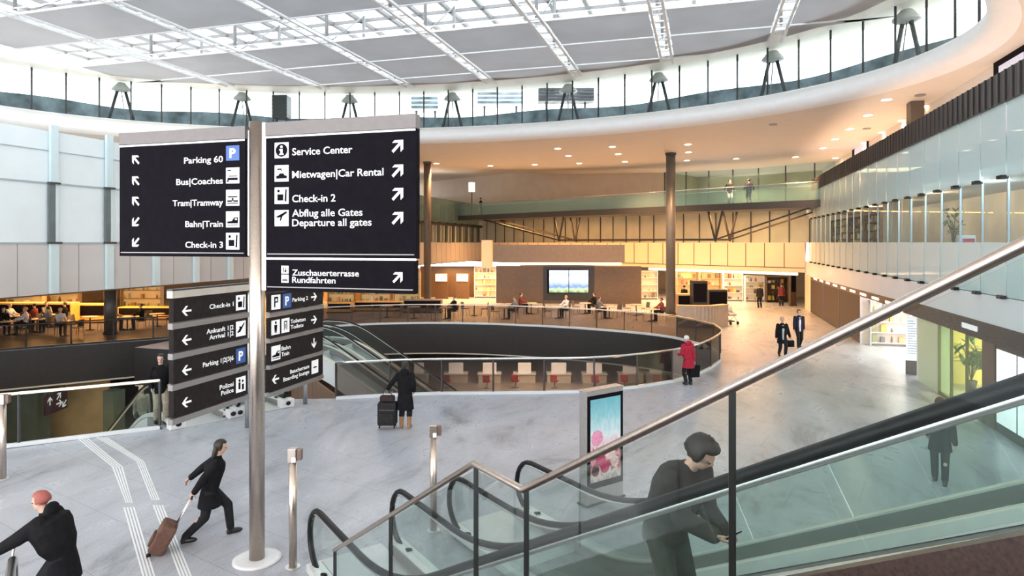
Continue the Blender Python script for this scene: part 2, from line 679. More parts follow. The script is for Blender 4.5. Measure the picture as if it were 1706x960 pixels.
def catmull(P, n=8, closed=False):
    P = [Vector(p) for p in P]
    out = []
    k = len(P)
    rng = range(k) if closed else range(k - 1)
    for i in rng:
        p0 = P[(i - 1) % k] if closed or i > 0 else P[0] * 2 - P[1]
        p1 = P[i]
        p2 = P[(i + 1) % k]
        p3 = P[(i + 2) % k] if closed or i + 2 < k else P[-1] * 2 - P[-2]
        for j in range(n):
            t = j / n
            out.append(0.5 * ((2 * p1) + (p2 - p0) * t + (2 * p0 - 5 * p1 + 4 * p2 - p3) * t * t + (3 * p1 - p0 - 3 * p2 + p3) * t ** 3))
    if not closed:
        out.append(P[-1])
    return out


def walk(pts, step):
    """points spaced step along a polyline"""
    pts = [Vector(p) for p in pts]
    L = [0]
    for a, b in zip(pts, pts[1:]):
        L.append(L[-1] + (b - a).length)
    n = max(1, round(L[-1] / step))
    out = []
    i = 0
    for k in range(n + 1):
        t = L[-1] * k / n
        while i < len(L) - 2 and L[i + 1] < t:
            i += 1
        u = (t - L[i]) / max(1e-9, L[i + 1] - L[i])
        out.append(pts[i].lerp(pts[i + 1], u))
    return out

# ================================================================== THE SETTING
RX, LX = 7.2, -24.0                      # faces of the right and left gallery walls
FA, FB = Vector((7.2, 51.2)), Vector((-24.0, 69.7))     # far facade, right end to left end


def fac(t, off=0.0):
    d = (FB - FA).normalized()
    n = Vector((-d.y, d.x))              # towards the viewer is +n? (see sign below)
    if n.y > 0:
        n = -n
    p = FA.lerp(FB, t) + n * off
    return p


# ---- void in the floor
near_edge = catmull([(0.45, 30.4), (0.6, 27.7), (-0.6, 23.7), (-3.0, 21.0), (-5.7, 19.85), (-8.6, 18.85), (-10.8, 17.6)], 8)
far_edge = catmull([(-29.8, 21.1), (-25.5, 26.3)], 2)
far_edge2 = catmull([(-21.6, 30.9), (-18.3, 34.0), (-14.5, 35.6), (-10.3, 35.9), (-5.7, 35.3), (-1.7, 33.6), (0.45, 30.4)], 8)
ES2 = Vector((-0.89, 0.456)).normalized()          # run of the escalators that go down beside the far direction sign
EQ2 = Vector((0.456, 0.89)).normalized()
N1 = Vector((-13.2, 13.6))
N3 = N1 + EQ2 * 3.35
left_near = [Vector((-10.8, 17.6)), N3 + ES2 * 0.9, N1 + ES2 * 0.9, N1 + Vector((-0.1, -0.15)), Vector((-15.6, 11.05)), Vector((-19.5, 7.2)), Vector((-26, 8)), Vector((-32.5, 16))]
penins = [Vector((-24.9, 27.0)), Vector((-24.9, 23.6)), Vector((-17.5, 23.6)), Vector((-17.5, 28.4)), Vector((-22.0, 30.4))]
void = [Vector(p[:2]) if len(p) > 2 else p for p in near_edge] + left_near[1:] + far_edge + penins + far_edge2[:-1]
void = [Vector((p[0], p[1])) for p in void]

outer = [(-48, -8), (14.5, -8), (14.5, 84), (-48, 84)]
b = fill_shape([outer, [tuple(p) for p in void]], -0.35, 0.0, 'floor')
struct(b, 'floor', FLOOR)
b = B()
area = sum(p.x * void[(i + 1) % len(void)].y - void[(i + 1) % len(void)].x * p.y for i, p in enumerate(void))
sg = 1 if area > 0 else -1
for i, p in enumerate(void):
    q = void[(i + 1) % len(void)]
    dd = (q - p).normalized()
    nn = Vector((-dd.y, dd.x)) * 0.035 * sg
    p, q = p + nn, q + nn
    b.add([(p.x, p.y, -1.7), (q.x, q.y, -1.7), (q.x, q.y, -0.012), (p.x, p.y, -0.012)], [(0, 1, 2, 3)])
struct(b, 'trim_1', DARK)
BZ = -5.2
b = fill_shape([[(-47.9, 2), (14.4, 2), (14.4, 75), (-47.9, 75)], [tuple(p) for p in void]], -1.78, -1.7, 'ceil')
struct(b, 'ceiling_basement', SOFFIT)
struct(B().box(-47.9, 14.4, 2, 75, BZ - 0.2, BZ), 'floor_basement', BASE_FLOOR)
struct(B().box(-47.9, 14.4, 60, 60.3, BZ, -1.78), 'wall_basement', M('basement_wall', (0.34, 0.26, 0.19), 0.5, 0, 2, 0.2))
b = B()
b.box(-47.9, -47.6, 2, 60, BZ, -1.78)
b.box(14.1, 14.4, 2, 60, BZ, -1.78)
b.box(-47.6, 14.1, 2, 2.3, BZ, -1.78)
struct(b, 'wall_basement_side', MATS['basement_wall'])

# ---- ring opening, ceiling with warm bounce light in its beige
RC, RA, RB, RROT = Vector((-12.7, 22.4)), 20.6, 12.9, math.radians(4)


def ringpt(th, off, a=RA, bb=RB):
    x, y = a * math.cos(th), bb * math.sin(th)
    n = Vector((math.cos(th) / a, math.sin(th) / bb)).normalized()
    x, y = x + n.x * off, y + n.y * off
    c, s = math.cos(RROT), math.sin(RROT)
    return Vector((RC.x + x * c - y * s, RC.y + x * s + y * c))


def ceil_z(x, y):
    return 10.7 + 2.0 * max(0, min(1, (y - 46) / 24)) * max(0, min(1, (4 - x) / 24))


TH0, TH1, NTH = math.radians(-90), math.radians(270), 180
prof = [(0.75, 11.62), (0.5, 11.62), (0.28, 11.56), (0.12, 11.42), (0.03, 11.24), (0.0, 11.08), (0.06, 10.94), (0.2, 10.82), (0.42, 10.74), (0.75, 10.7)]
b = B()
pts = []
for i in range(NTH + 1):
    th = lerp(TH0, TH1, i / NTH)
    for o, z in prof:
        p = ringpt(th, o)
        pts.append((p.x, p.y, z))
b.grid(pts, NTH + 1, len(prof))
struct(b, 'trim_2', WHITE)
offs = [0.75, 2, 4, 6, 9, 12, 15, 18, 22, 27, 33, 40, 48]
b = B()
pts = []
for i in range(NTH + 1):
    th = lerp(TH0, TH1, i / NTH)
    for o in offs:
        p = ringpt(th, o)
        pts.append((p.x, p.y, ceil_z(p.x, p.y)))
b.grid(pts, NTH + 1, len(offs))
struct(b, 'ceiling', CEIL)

# ---- clerestory above the ring: panes and mullions
GZ0, GZ1 = 11.62, 13.9
win = D.objects.new('window_1', None)
COL.objects.link(win)
TW[win.name] = Matrix.Identity(4)
win['kind'] = 'structure'
arc = [ringpt(lerp(TH0, TH1, i / 400), 0.42) for i in range(401)]
stops = walk(arc, 1.5)
for k, (p, q) in enumerate(zip(stops, stops[1:])):
    B().slab(p, q, 0.012, GZ0, GZ1).build('pane', G_CLEAR, win)
for p in stops:
    B().cyl(p, 0.045, GZ0, GZ1, 6).build('mullion', DARK_GREY, win)

# ---- roof: soffit ring, sails, trusses, glass
IA, IB = 18.5, 9.8
b = B()
pts = []
N = 120
for i in range(N + 1):
    th = lerp(TH0, TH1, i / N)
    p0 = ringpt(th, 0, IA, IB)
    p1 = ringpt(th, -1.0)
    p2 = ringpt(th, 2.2)
    for p, z in ((p0, 13.75), (p0, 13.42), (p1, 13.62), (p2, 13.98), (p2, 14.25), (p0, 13.75)):
        pts.append((p.x, p.y, z))
b.grid(pts, N + 1, 6, 0, False)
struct(b, 'trim_3', SOFFIT)
XE = [-29.6, -24.9, -20.2, -15.5, -10.9, -6.2, -1.6, 3.0, 7.6]
SZ = 13.4


def yE(x):
    t = (x - RC.x - 0.4) / (IA + 0.6)
    if abs(t) >= 1:
        return None
    return RC.y + (x - RC.x) * math.sin(RROT) * 0.8 + (IB + 0.5) * math.sqrt(1 - t * t)


rows = [(18.2, 21.4, 'nearest'), (24.5, 27.6, 'second'), (27.75, 30.9, 'third'), (31.05, 33.6, 'farthest')]
for y0, y1, rn in rows:
    cnt = 0
    for k in range(len(XE) - 1):
        xa, xb = XE[k] + 0.34, XE[k + 1] - 0.34
        nu, nv = 9, 7
        pts = []
        ok = True
        span = 0
        for i in range(nu):
            x = lerp(xa, xb, i / (nu - 1))
            ye = yE(x)
            ye = y0 if ye is None else ye
            yy = max(y0, min(y1, ye))
            span = max(span, yy - y0)
            for j in range(nv):
                u, v = i / (nu - 1), j / (nv - 1)
                sag = 0.10 * math.sin(PI * u) * math.sin(PI * v)
                pts.append((x, lerp(y0, yy, v), SZ - sag))
        if span < 0.5:
            continue
        n = len(pts)
        fs = []
        b = B()
        b.grid(pts, nu, nv)
        b.grid([(p[0], p[1], p[2] + 0.02) for p in pts], nu, nv)
        cnt += 1
        solo(b, 'ceiling_sail', SAIL, 'grey fabric sail stretched under the roof, %s from the left in the %s row' % (ORD[cnt - 1], rn), 'ceiling sail', 'fabric sails under the glass roof')


def clipY(x):
    ye = yE(x)
    return ye


for k, x in enumerate(XE[1:-1]):
    ye = yE(x)
    if ye is None:
        continue
    y0 = RC.y - 9.0
    tr = D.objects.new('roof_truss', None)
    COL.objects.link(tr)
    TW[tr.name] = Matrix.Identity(4)
    tr['kind'] = 'structure'
    for dx in (-0.24, 0.24):
        B().box(x + dx - 0.05, x + dx + 0.05, y0, ye + 0.4, SZ - 0.06, SZ + 0.06).build('chord', WHITE_METAL, tr)
    rb = B()
    y = y0 + 0.4
    while y < ye:
        rb.box(x - 0.24, x + 0.24, y - 0.03, y + 0.03, SZ - 0.03, SZ + 0.03)
        y += 0.8
    rb.build('rungs', WHITE_METAL, tr)
    hb = B()
    for yy in (18.2, 21.4, 24.5, 27.7, 31.0):
        if yy < ye:
            hb.tube([(x, yy, SZ), (x, yy, 15.6)], 0.075, 6)
            if yy > 21:
                hb.tube([(x, yy - 3.1, SZ), (x, yy, 15.6)], 0.03, 5)
    hb.build('web', GREY_METAL, tr)
# cross members along the sail edges
b = B()
for yy in (18.15, 21.45, 24.45, 27.68, 30.98):
    xs = [x / 4 for x in range(-130, 40) if yE(x / 4) and yE(x / 4) > yy]
    if xs:
        b.box(xs[0], xs[-1], yy - 0.03, yy + 0.03, SZ - 0.04, SZ + 0.04)
        b.box(xs[0], xs[-1], yy - 0.02, yy + 0.02, SZ + 0.2, SZ + 0.24)
struct(b, 'roof_purlins', WHITE_METAL)
# upper glazed roof
UZ = 15.6
b = B()
bars = B()
EA, EB = 24.0, 17.5
x = -36.0
while x < 11:
    t = (x - RC.x) / EA
    if abs(t) < 1:
        hh = EB * math.sqrt(1 - t * t)
        bars.box(x - 0.09, x + 0.09, RC.y - hh, RC.y + hh, UZ - 0.16, UZ)
    x += 1.55
y = RC.y - 16.8
while y < RC.y + EB:
    t = (y - RC.y) / EB
    if abs(t) < 1:
        w = EA * math.sqrt(1 - t * t)
        bars.box(RC.x - w, RC.x + w, y - 0.05, y + 0.05, UZ - 0.16, UZ - 0.02)
    y += 1.4
struct(bars, 'roof_glazing_bars', GREY_METAL)
b = fill_shape([[(RC.x + EA * math.cos(2 * PI * i / 72), RC.y + EB * math.sin(2 * PI * i / 72)) for i in range(72)]], UZ, UZ + 0.03, 'g')
struct(b, 'roof_glass', G_SKY)

# A-shaped struts that carry the roof edge outside the glass


def ring_angle(px):
    best = None
    for i in range(2000):
        th = lerp(TH0, TH1, i / 2000)
        p = ringpt(th, 1.0)
        d = -p.x * SN + p.y * CS
        if d < 5:
            continue
        q = CX + FPX * (p.x * CS + p.y * SN) / d
        if abs(q - px) < 3 and math.sin(th) > -0.5 and d > 18:
            if best is None or abs(q - px) < best[0]:
                best = (abs(q - px), th)
    return best[1]


names = ['leftmost', 'second from the left', 'third from the left', 'fourth from the left', 'fifth from the left, by the dark mural box', 'third from the right', 'second from the right', 'rightmost, above the white ring']
for px, nm in zip((203, 403, 582, 752, 945, 1096, 1285, 1505), names):
    th = ring_angle(px)
    p = ringpt(th, 1.15)
    e = (ringpt(th + 0.01, 1.15) - ringpt(th - 0.01, 1.15)).normalized()
    t = thing('roof_strut', 'A-shaped steel strut under the roof edge, ' + nm, 'roof strut', (p.x, p.y, 11.6), 0, 'A-shaped struts on the ring')
    for s in (-1, 1):
        B().tube([(p.x + e.x * 0.62 * s, p.y + e.y * 0.62 * s, 11.6), (p.x + e.x * 0.2 * s, p.y + e.y * 0.2 * s, 13.3)], 0.085, 8).build('leg', DARK_GREY, t)
    B().lathe((p.x, p.y, 13.28), [(0.22, 0), (0.50, 0.07), (0.52, 0.13), (0.2, 0.5)], 16).build('capital', M('capital_grey', (0.55, 0.54, 0.52), 0.4, 0.1, 5, 0.05), t)
    B().tube([(p.x - 0.1, p.y + 0.4, 11.6), (p.x, p.y, 13.3)], 0.03, 6).build('brace', GREY_METAL, t)

# outside: ring deck, dark parapet, plant on the roof
b = B()
pts = []
for i in range(N + 1):
    th = lerp(TH0, TH1, i / N)
    for o, z in ((0.75, 11.62), (2.9, 11.62)):
        p = ringpt(th, o)
        pts.append((p.x, p.y, z))
b.grid(pts, N + 1, 2, 0, False)
struct(b, 'floor_roof_walk', M('roof_gravel', (0.45, 0.46, 0.48), 0.8, 0, 30, 0.2))
PARAPET = M('roof_parapet', (0.16, 0.21, 0.25), 0.35, 0.2, 1.2, 0.6, col2=(0.30, 0.36, 0.41))
b = B()
pts = []
for i in range(N + 1):
    th = lerp(TH0, TH1, i / N)
    hz = 12.75 + 0.1 * math.sin(i * 0.7)
    for o, z in ((2.9, 11.6), (2.9, hz), (3.1, hz), (3.1, 11.6)):
        p = ringpt(th, o)
        pts.append((p.x, p.y, z))
b.grid(pts, N + 1, 4, 0, False)
struct(b, 'wall_parapet', PARAPET)


def skybox(px0, px1, py0, py1, d, th, name, mats, label, cat, legs=False, stripes=0):
    a, c = onD(px0, py1, d), onD(px1, py0, d)
    f = Vector((-SN, CS, 0)) * th
    t = thing(name, label, cat, (a.x, a.y, a.z))
    A, Cc = Vector((a.x, a.y, a.z)), Vector((c.x, c.y, a.z))
    h = Vector((0, 0, c.z - a.z))
    B().hexa([A, Cc, Cc + f, A + f, A + h, Cc + h, Cc + f + h, A + f + h]).build('housing', mats, t)
    b2 = B()
    n = stripes or 3
    for i in range(n):
        z = a.z + (c.z - a.z) * (i + 0.5) / n
        b2.bar(Vector((a.x, a.y, z)) - f * 0.02, Vector((c.x, c.y, z)) - f * 0.02, 0.04, (c.z - a.z) / n * 0.5)
    b2.build('louvres', DARK_GREY if stripes else PARAPET, t)
    b3 = B()
    for u in (0.15, 0.85):
        p = A.lerp(Cc, u) + f * 0.5
        b3.bar((p.x, p.y, 11.0), (p.x, p.y, a.z), 0.12)
    b3.build('stand', DARK_GREY, t)


skybox(897, 990, 146, 168, 42, 1.0, 'mural_box', M('mural_dark', (0.05, 0.05, 0.07), 0.5, 0, 1.5, 0.5, col2=(0.25, 0.25, 0.3)), 'dark patterned box on the roof outside the clerestory glass', 'roof box', stripes=4)
skybox(453, 478, 158, 196, 39, 0.8, 'louvre_box', DARK_GREY, 'tall dark louvred box outside the clerestory, left of the sign pole', 'roof box', stripes=6)
skybox(685, 730, 160, 182, 44, 1.2, 'plant_box', FASCIA_WHITE, 'small pale plant box on the roof behind the glass', 'roof box')
skybox(795, 872, 152, 174, 44, 1.2, 'plant_box', FASCIA_WHITE, 'long pale plant box on the roof, left of the dark patterned box', 'roof box')

# ---- right gallery wall
YR0, YR1 = 9.5, 51.2
WALL_X2 = 14.3
b = B()
b.box(RX + 0.02, 14.3, YR0, YR1, 2.72, 3.42)
struct(b, 'floor_gallery', FASCIA_WHITE)
b = B()
b.hexa([(RX - 0.02, YR0, 2.66), (RX + 0.3, YR0, 2.66), (RX + 0.3, YR1, 2.3), (RX - 0.02, YR1, 2.3), (RX - 0.02, YR0, 3.42), (RX + 0.3, YR0, 3.42), (RX + 0.3, YR1, 3.42), (RX - 0.02, YR1, 3.42)])
struct(b, 'trim_4', FASCIA_WHITE)
struct(B().box(RX + 0.05, 14.3, YR0, YR1, 6.75, 7.5), 'floor_upper_gallery', WHITE)
struct(B().box(9.3, 9.5, YR0, YR1 + 6, 7.5, 10.75), 'wall_upper_gallery', CEIL)
struct(B().box(11.2, 11.4, YR0, YR1, 3.42, 6.75), 'wall_gallery_back', M('gallery_wall', (0.60, 0.54, 0.48), 0.5, 0, 0.6, 0.2))
struct(B().box(14.2, 14.4, -2, 84, 0, 2.72), 'wall_right_shops', M('shop_back_wall', (0.72, 0.62, 0.50), 0.5, 0, 1, 0.1))


struct(B().box(RX + 0.3, 14.4, 50.2, 50.4, 2.7, 7.5), 'wall_gallery_end', MATS['gallery_wall'])


def glass_run(name, label, x, y0, y1, z0, z1, pitch, mat, lean=0.0, side=1):
    t = thing(name, label, 'glass balustrade', (x, y0, z0))
    n = round((y1 - y0) / pitch)
    clips = []
    for i in range(n):
        a, c = y0 + (y1 - y0) * i / n, y0 + (y1 - y0) * (i + 1) / n - 0.02
        # panels overlap like shingles: the near end stands out a little
        B().hexa([(x - 0.05 * side, a, z0), (x - 0.025 * side, a, z0), (x + 0.0, c, z0), (x - 0.025 * side, c, z0), (x - 0.05 * side, a, z1), (x - 0.025 * side, a, z1), (x, c, z1), (x - 0.025 * side, c, z1)]).build('glass_panel', mat, t)
        B().box(min(x - 0.16 * side, x + 0.02 * side), max(x - 0.16 * side, x + 0.02 * side), a - 0.03, a + 0.22, z0 - 0.05, z0 + 0.04).build('clip', BLACK, t)
    return t


glass_run('gallery_balustrade', 'lower aqua glass balustrade of the right gallery', RX, 12.55, 49.6, 3.45, 4.8, 1.545, G_PANEL)
glass_run('gallery_balustrade', 'upper aqua glass balustrade of the right gallery under the dark band', RX, 12.55, 49.6, 6.42, 8.28, 1.545, G_PANEL)
# dark ribbed parapet band on top
b = B()
b.box(RX - 0.12, RX + 0.1, 10, 47.5, 8.25, 9.02)
y = 10.0
while y < 47.5:
    b.box(RX - 0.15, RX - 0.1, y, y + 0.05, 8.25, 9.02)
    y += 0.386
struct(b, 'trim_5', RIBBED)
b = B()
y = 12.55
while y < 49:
    b.box(RX + 0.0, RX + 0.05, y - 0.02, y + 0.02, 4.8, 6.4)
    y += 1.545
struct(b, 'window_2_mullions', M('mullion_blue_grey', (0.33, 0.42, 0.46), 0.3, 0.4, 10, 0.05))
struct(B().box(RX + 0.06, RX + 0.075, 12.5, 26.8, 4.8, 6.42), 'window_2', GLASS('gallery_window', (0.78, 0.88, 0.91), 0.12, haze=0.10, hcol=(0.5, 0.62, 0.66)))
struct(B().box(RX + 0.06, RX + 0.075, 26.8, 49.6, 4.8, 6.42), 'window_3', G_WIN)

# ---- left gallery wall
YL0, YL1 = 8.0, 69.7
b = B()
b.box(LX - 8, LX - 0.02, YL0, YL1, 2.82, 3.1)
struct(b, 'floor_left_gallery', WHITE)
b = B()
b.box(LX - 0.2, LX, YL0, YL1, 2.82, 4.76)
struct(b, 'wall_left_fascia', GREY_PINK_PANEL)
b = B()
y = 16.4
k = 0
while y < YL1:
    b.box(LX - 0.01, LX + 0.012, y, y + 0.02, 2.84, 4.75)
    y += 2.43 / 2
struct(b, 'trim_6', GREY_METAL)
b = B()
b.box(LX - 0.14, LX - 0.02, YL0, 36, 4.8, 7.05)
b.box(LX - 0.14, LX - 0.02, YL0, 36, 7.09, 9.07)
struct(b, 'wall_left', PALE_BLUE_PANEL)
b = B()
b.box(LX - 0.12, LX + 0.03, YL0, YL1, 4.75, 4.81)
b.box(LX - 0.12, LX + 0.02, YL0, 36, 7.04, 7.1)
b.box(LX - 0.16, LX + 0.02, YL0, YL1, 8.3, 8.33)
struct(b, 'trim_7', M('joint_blue_grey', (0.42, 0.50, 0.54), 0.4, 0.2, 5, 0.05))
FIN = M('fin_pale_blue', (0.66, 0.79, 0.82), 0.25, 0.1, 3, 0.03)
for i in range(8):
    y = 18.95 + 2.43 * i
    t = thing('facade_fin', 'pale blue vertical fin on the left gallery wall, %s from the left' % ORD[i], 'facade fin', (LX, y, 2.84), 0, 'vertical fins of the left gallery wall')
    B().box(LX + 0.02, LX + 0.16, y - 0.16, y + 0.16, 2.84, 4.75).build('lower_fin', FIN, t)
    if i < 7:
        B().box(LX + 0.02, LX + 0.14, y - 0.15, y + 0.15, 7.1, 9.3).build('upper_fin', FIN, t)
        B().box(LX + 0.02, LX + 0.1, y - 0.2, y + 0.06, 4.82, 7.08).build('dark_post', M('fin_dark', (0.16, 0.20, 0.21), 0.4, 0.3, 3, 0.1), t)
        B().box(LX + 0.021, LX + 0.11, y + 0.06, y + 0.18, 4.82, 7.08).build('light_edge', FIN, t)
        B().box(LX + 0.02, LX + 0.2, y - 0.22, y + 0.2, 7.04, 7.11).build('bracket', DARK_GREY, t)
        B().box(LX + 0.02, LX + 0.2, y - 0.22, y + 0.26, 4.74, 4.82).build('bracket', DARK_GREY, t)
glass_run('gallery_balustrade', 'greenish glass balustrade high on the far end of the left gallery', LX, 40, 68.5, 6.7, 9.0, 1.9, G_BRIDGE, side=-1)
b = B()
y = 36.0
while y < YL1:
    b.box(LX - 0.1, LX + 0.02, y, y + 0.5, 4.8, 6.5)
    y += 1.9
struct(b, 'window_4_posts', M('green_black_post', (0.05, 0.07, 0.06), 0.4, 0.2, 3, 0.1))
struct(B().box(LX - 0.5, LX - 0.4, 36, YL1, 4.8, 9.0), 'wall_left_far', M('frosted_far', (0.62, 0.66, 0.62), 0.3, 0, 1, 0.05))
struct(B().box(LX - 0.15, LX + 0.03, 36, YL1, 6.45, 6.72), 'trim_8', DARK)
b = B()
b.box(-47.9, -47.7, 2, 84, 0, 11.0)
struct(b, 'wall_west', M('cafe_back_wall', (0.40, 0.22, 0.08), 0.5, 0, 1, 0.2))
struct(B().box(-34.4, -34.2, YL0, 84, 3.1, 10.72), 'wall_left_gallery_back', WHITE)

# ---- far facade
b = B()
b.slab(fac(0.0), fac(1.02), 0.25, 2.62, 4.78)
struct(b, 'wall_far_fascia', FASCIA_WARM)
b = B()
for i in range(1, 24):
    p, q = fac(i / 24 - 0.0009, 0.13), fac(i / 24 + 0.0009, 0.13)
    b.slab(p, q, 0.02, 2.95, 4.76)
b.slab(fac(0.0, 0.13), fac(1.0, 0.13), 0.03, 2.9, 2.96)
struct(b, 'trim_9', M('joint_brown', (0.16, 0.11, 0.08), 0.5, 0, 4, 0.1))
b = B()
b.slab(fac(-0.02, -0.8), fac(1.02, -0.8), 0.1, 4.78, 7.3)
struct(b, 'wall_far_middle', M('far_panels', (0.42, 0.42, 0.33), 0.3, 0, 0.8, 0.1))
b = B()
for i in range(0, 25):
    p, q = fac(i / 24 - 0.0011, -0.7), fac(i / 24 + 0.0011, -0.7)
    b.slab(p, q, 0.05, 4.78, 7.3)
struct(b, 'trim_10', DARK_GREY)
b = B()
b.slab(fac(-0.05, -0.4), fac(1.03, -0.4), 0.6, 7.3, 7.55)
struct(b, 'floor_far_upper', WHITE)
b = B()
b.slab(fac(0.36, -2.0), fac(1.5, -2.0), 0.2, 3.0, 12.9)
struct(b, 'wall_far_upper', M('upper_wall_beige', (0.60, 0.50, 0.38), 0.5, 0, 1, 0.05))
b = B()
b.slab(fac(-0.25, -7.0), fac(0.37, -7.0), 0.2, 7.5, 12.9)
b.slab(fac(0.36, -2.0), fac(0.36, -7.0), 0.2, 7.5, 12.9)
struct(b, 'wall_far_room', M('room_wall_olive', (0.45, 0.40, 0.25), 0.5, 0, 1, 0.1))
b = B()
for i in range(0, 9):
    p, q = fac(lerp(-0.12, 0.36, i / 8) - 0.0012, -1.6), fac(lerp(-0.12, 0.36, i / 8) + 0.0012, -1.6)
    b.slab(p, q, 0.06, 7.5, 12.0)
struct(b, 'window_5_mullions', DARK_GREY)
struct(B().slab(fac(-0.12, -1.65), fac(0.36, -1.65), 0.015, 7.5, 12.0), 'window_5', G_WIN)
b = B()
b.slab(fac(-0.3, -9.5), fac(1.1, -9.5), 0.2, 0, 2.7)
struct(b, 'wall_far_shops', MATS['shop_back_wall'])
b = B()
q0, q1 = fac(-0.3, 0.0), fac(1.1, 0.0)
r0, r1 = fac(-0.3, -9.5), fac(1.1, -9.5)
b.hexa([(q0.x, q0.y, 2.6), (q1.x, q1.y, 2.6), (r1.x, r1.y, 2.6), (r0.x, r0.y, 2.6), (q0.x, q0.y, 2.68), (q1.x, q1.y, 2.68), (r1.x, r1.y, 2.68), (r0.x, r0.y, 2.68)])
struct(b, 'ceiling_shops', SOFFIT)
struct(B().box(-47.7, LX - 0.2, 2, 84, 2.75, 2.82), 'ceiling_cafe', M('cafe_ceiling', (0.30, 0.22, 0.12), 0.5, 0, 1, 0.1))

# ================================================================== THINGS: direction signs
def plate(b, o, right, up, nrm, poly, depth=0.004, mi=0, lift=0.0):
    o, right, up, nrm = Vector(o), Vector(right), Vector(up), Vector(nrm)
    b.prism([o + right * x + up * y + nrm * lift for x, y in poly], nrm * depth, mi)


def rot2(poly, ang, s=1.0):
    c, n = math.cos(ang), math.sin(ang)
    return [((x * c - y * n) * s, (x * n + y * c) * s) for x, y in poly]


def arrow(b, o, right, up, nrm, ang, size, lift, mi=0):
    for poly in ([(-0.085, -0.5), (0.085, -0.5), (0.085, 0.4), (-0.085, 0.4)],
                 [(0, 0.5), (-0.40, 0.1), (-0.40, -0.13), (0, 0.27)],
                 [(0, 0.5), (0, 0.27), (0.40, -0.13), (0.40, 0.1)]):
        plate(b, o, right, up, nrm, rot2(poly, ang, size), 0.004, mi, lift)


def fit_text(b, body, o, right, up, nrm, size, width, align, lift, bold=0.008, mi=0):
    n0 = len(b.v)
    right, up, nrm, o = Vector(right), Vector(up), Vector(nrm), Vector(o)
    text_into(b, body, (0, 0, 0), (1, 0, 0), (0, 1, 0), (0, 0, 1), size, 'LEFT', bold, 1.0, 0.004, mi)
    xs = [v.x for v in b.v[n0:]]
    x0, w = min(xs), max(xs) - min(xs)
    k = width / w
    for i in range(n0, len(b.v)):
        v = b.v[i]
        x = (v.x - x0) * k - (width if align == 'RIGHT' else 0)
        b.v[i] = o + right * x + up * v.y + nrm * (v.z + lift)


def rect(x0, x1, y0, y1):
    return [(x0, y0), (x1, y0), (x1, y1), (x0, y1)]


def circ(cx, cy, r, n=14, sy=1):
    return [(cx + r * math.cos(2 * PI * i / n), cy + r * sy * math.sin(2 * PI * i / n)) for i in range(n)]


GLYPH = {
    'info': [('k', circ(.5, .5, .42, 20)), ('w', rect(.42, .58, .2, .58)), ('w', rect(.34, .66, .2, .28)), ('w', rect(.34, .5, .5, .58)), ('w', circ(.5, .72, .09))],
    'car': [('k', [(.12, .18), (.88, .18), (.88, .36), (.72, .38), (.64, .5), (.36, .5), (.28, .38), (.12, .36)]), ('k', rect(.2, .5, .72, .8)), ('k', rect(.44, .5, .62, .8))],
    'desk': [('k', rect(.2, .62, .2, .58)), ('k', circ(.28, .78, .09)), ('k', [(.72, .14), (.84, .14), (.88, .86), (.78, .9)])],
    'plane': [('k', [(.08, .62), (.2, .62), (.3, .68), (.82, .92), (.9, .88), (.86, .8), (.58, .62), (.46, .34), (.38, .32), (.42, .56), (.26, .52), (.14, .56)])],
    'land': [('k', [(.1, .3), (.2, .24), (.45, .3), (.8, .72), (.9, .86), (.82, .88), (.55, .62), (.32, .66), (.36, .52), (.25, .4)])],
    'bus': [('k', rect(.12, .88, .2, .36)), ('k', rect(.1, .4, .78, .86)), ('k', rect(.08, .2, .1, .2)), ('k', rect(.2, .84, .44, .5))],
    'tram': [('k', rect(.1, .45, .24, .34)), ('k', rect(.55, .9, .24, .34)), ('k', rect(.14, .86, .52, .6)), ('k', rect(.44, .56, .3, .5)), ('k', rect(.1, .9, .12, .18))],
    'train': [('k', [(.1, .24), (.9, .24), (.9, .62), (.62, .62), (.44, .4), (.1, .36)]), ('w', rect(.68, .84, .46, .55)), ('k', rect(.1, .9, .12, .17))],
    'terrace': [('k', rect(.3, .4, .2, .8)), ('k', rect(.48, .7, .2, .5)), ('k', circ(.6, .62, .08))],
    'tour': [('k', rect(.15, .85, .25, .42)), ('k', rect(.3, .7, .5, .56))],
    'people': [('k', circ(.35, .78, .1)), ('k', rect(.25, .45, .2, .66)), ('k', circ(.68, .7, .09)), ('k', rect(.6, .8, .12, .5))],
    'man': [('k', circ(.5, .82, .1)), ('k', [(.32, .66), (.68, .66), (.6, .12), (.52, .12), (.5, .36), (.46, .12), (.38, .12)])],
    'lift': [('k', rect(.3, .38, .2, .8)), ('k', rect(.62, .7, .2, .8)), ('k', rect(.3, .7, .74, .82)), ('k', rect(.46, .54, .3, .62))],
    'walk': [('k', rect(.3, .42, .16, .86)), ('k', rect(.3, .72, .74, .86)), ('k', rect(.62, .72, .46, .86)), ('k', rect(.3, .72, .46, .55))],
    'bench': [('k', rect(.25, .75, .42, .52))],
}


def tile(b, o, right, up, nrm, w, h, kind, lift):
    """square pictogram: b has slots 0 white, 1 black, 2 blue"""
    o = Vector(o)
    blue = kind == 'P'
    plate(b, o, right, up, nrm, rect(0, w, 0, h), 0.005, 2 if blue else 0, lift)
    if blue:
        fit_text(b, 'P', o + Vector(right) * w * 0.27 + Vector(up) * h * 0.2, right, up, nrm, h * 0.85, w * 0.46, 'LEFT', lift + 0.005, 0.03)
        return
    for c, poly in GLYPH[kind]:
        plate(b, o, right, up, nrm, [(x * w, y * h) for x, y in poly], 0.003 if c == 'k' else 0.005, 1 if c == 'k' else 0, lift + 0.005)


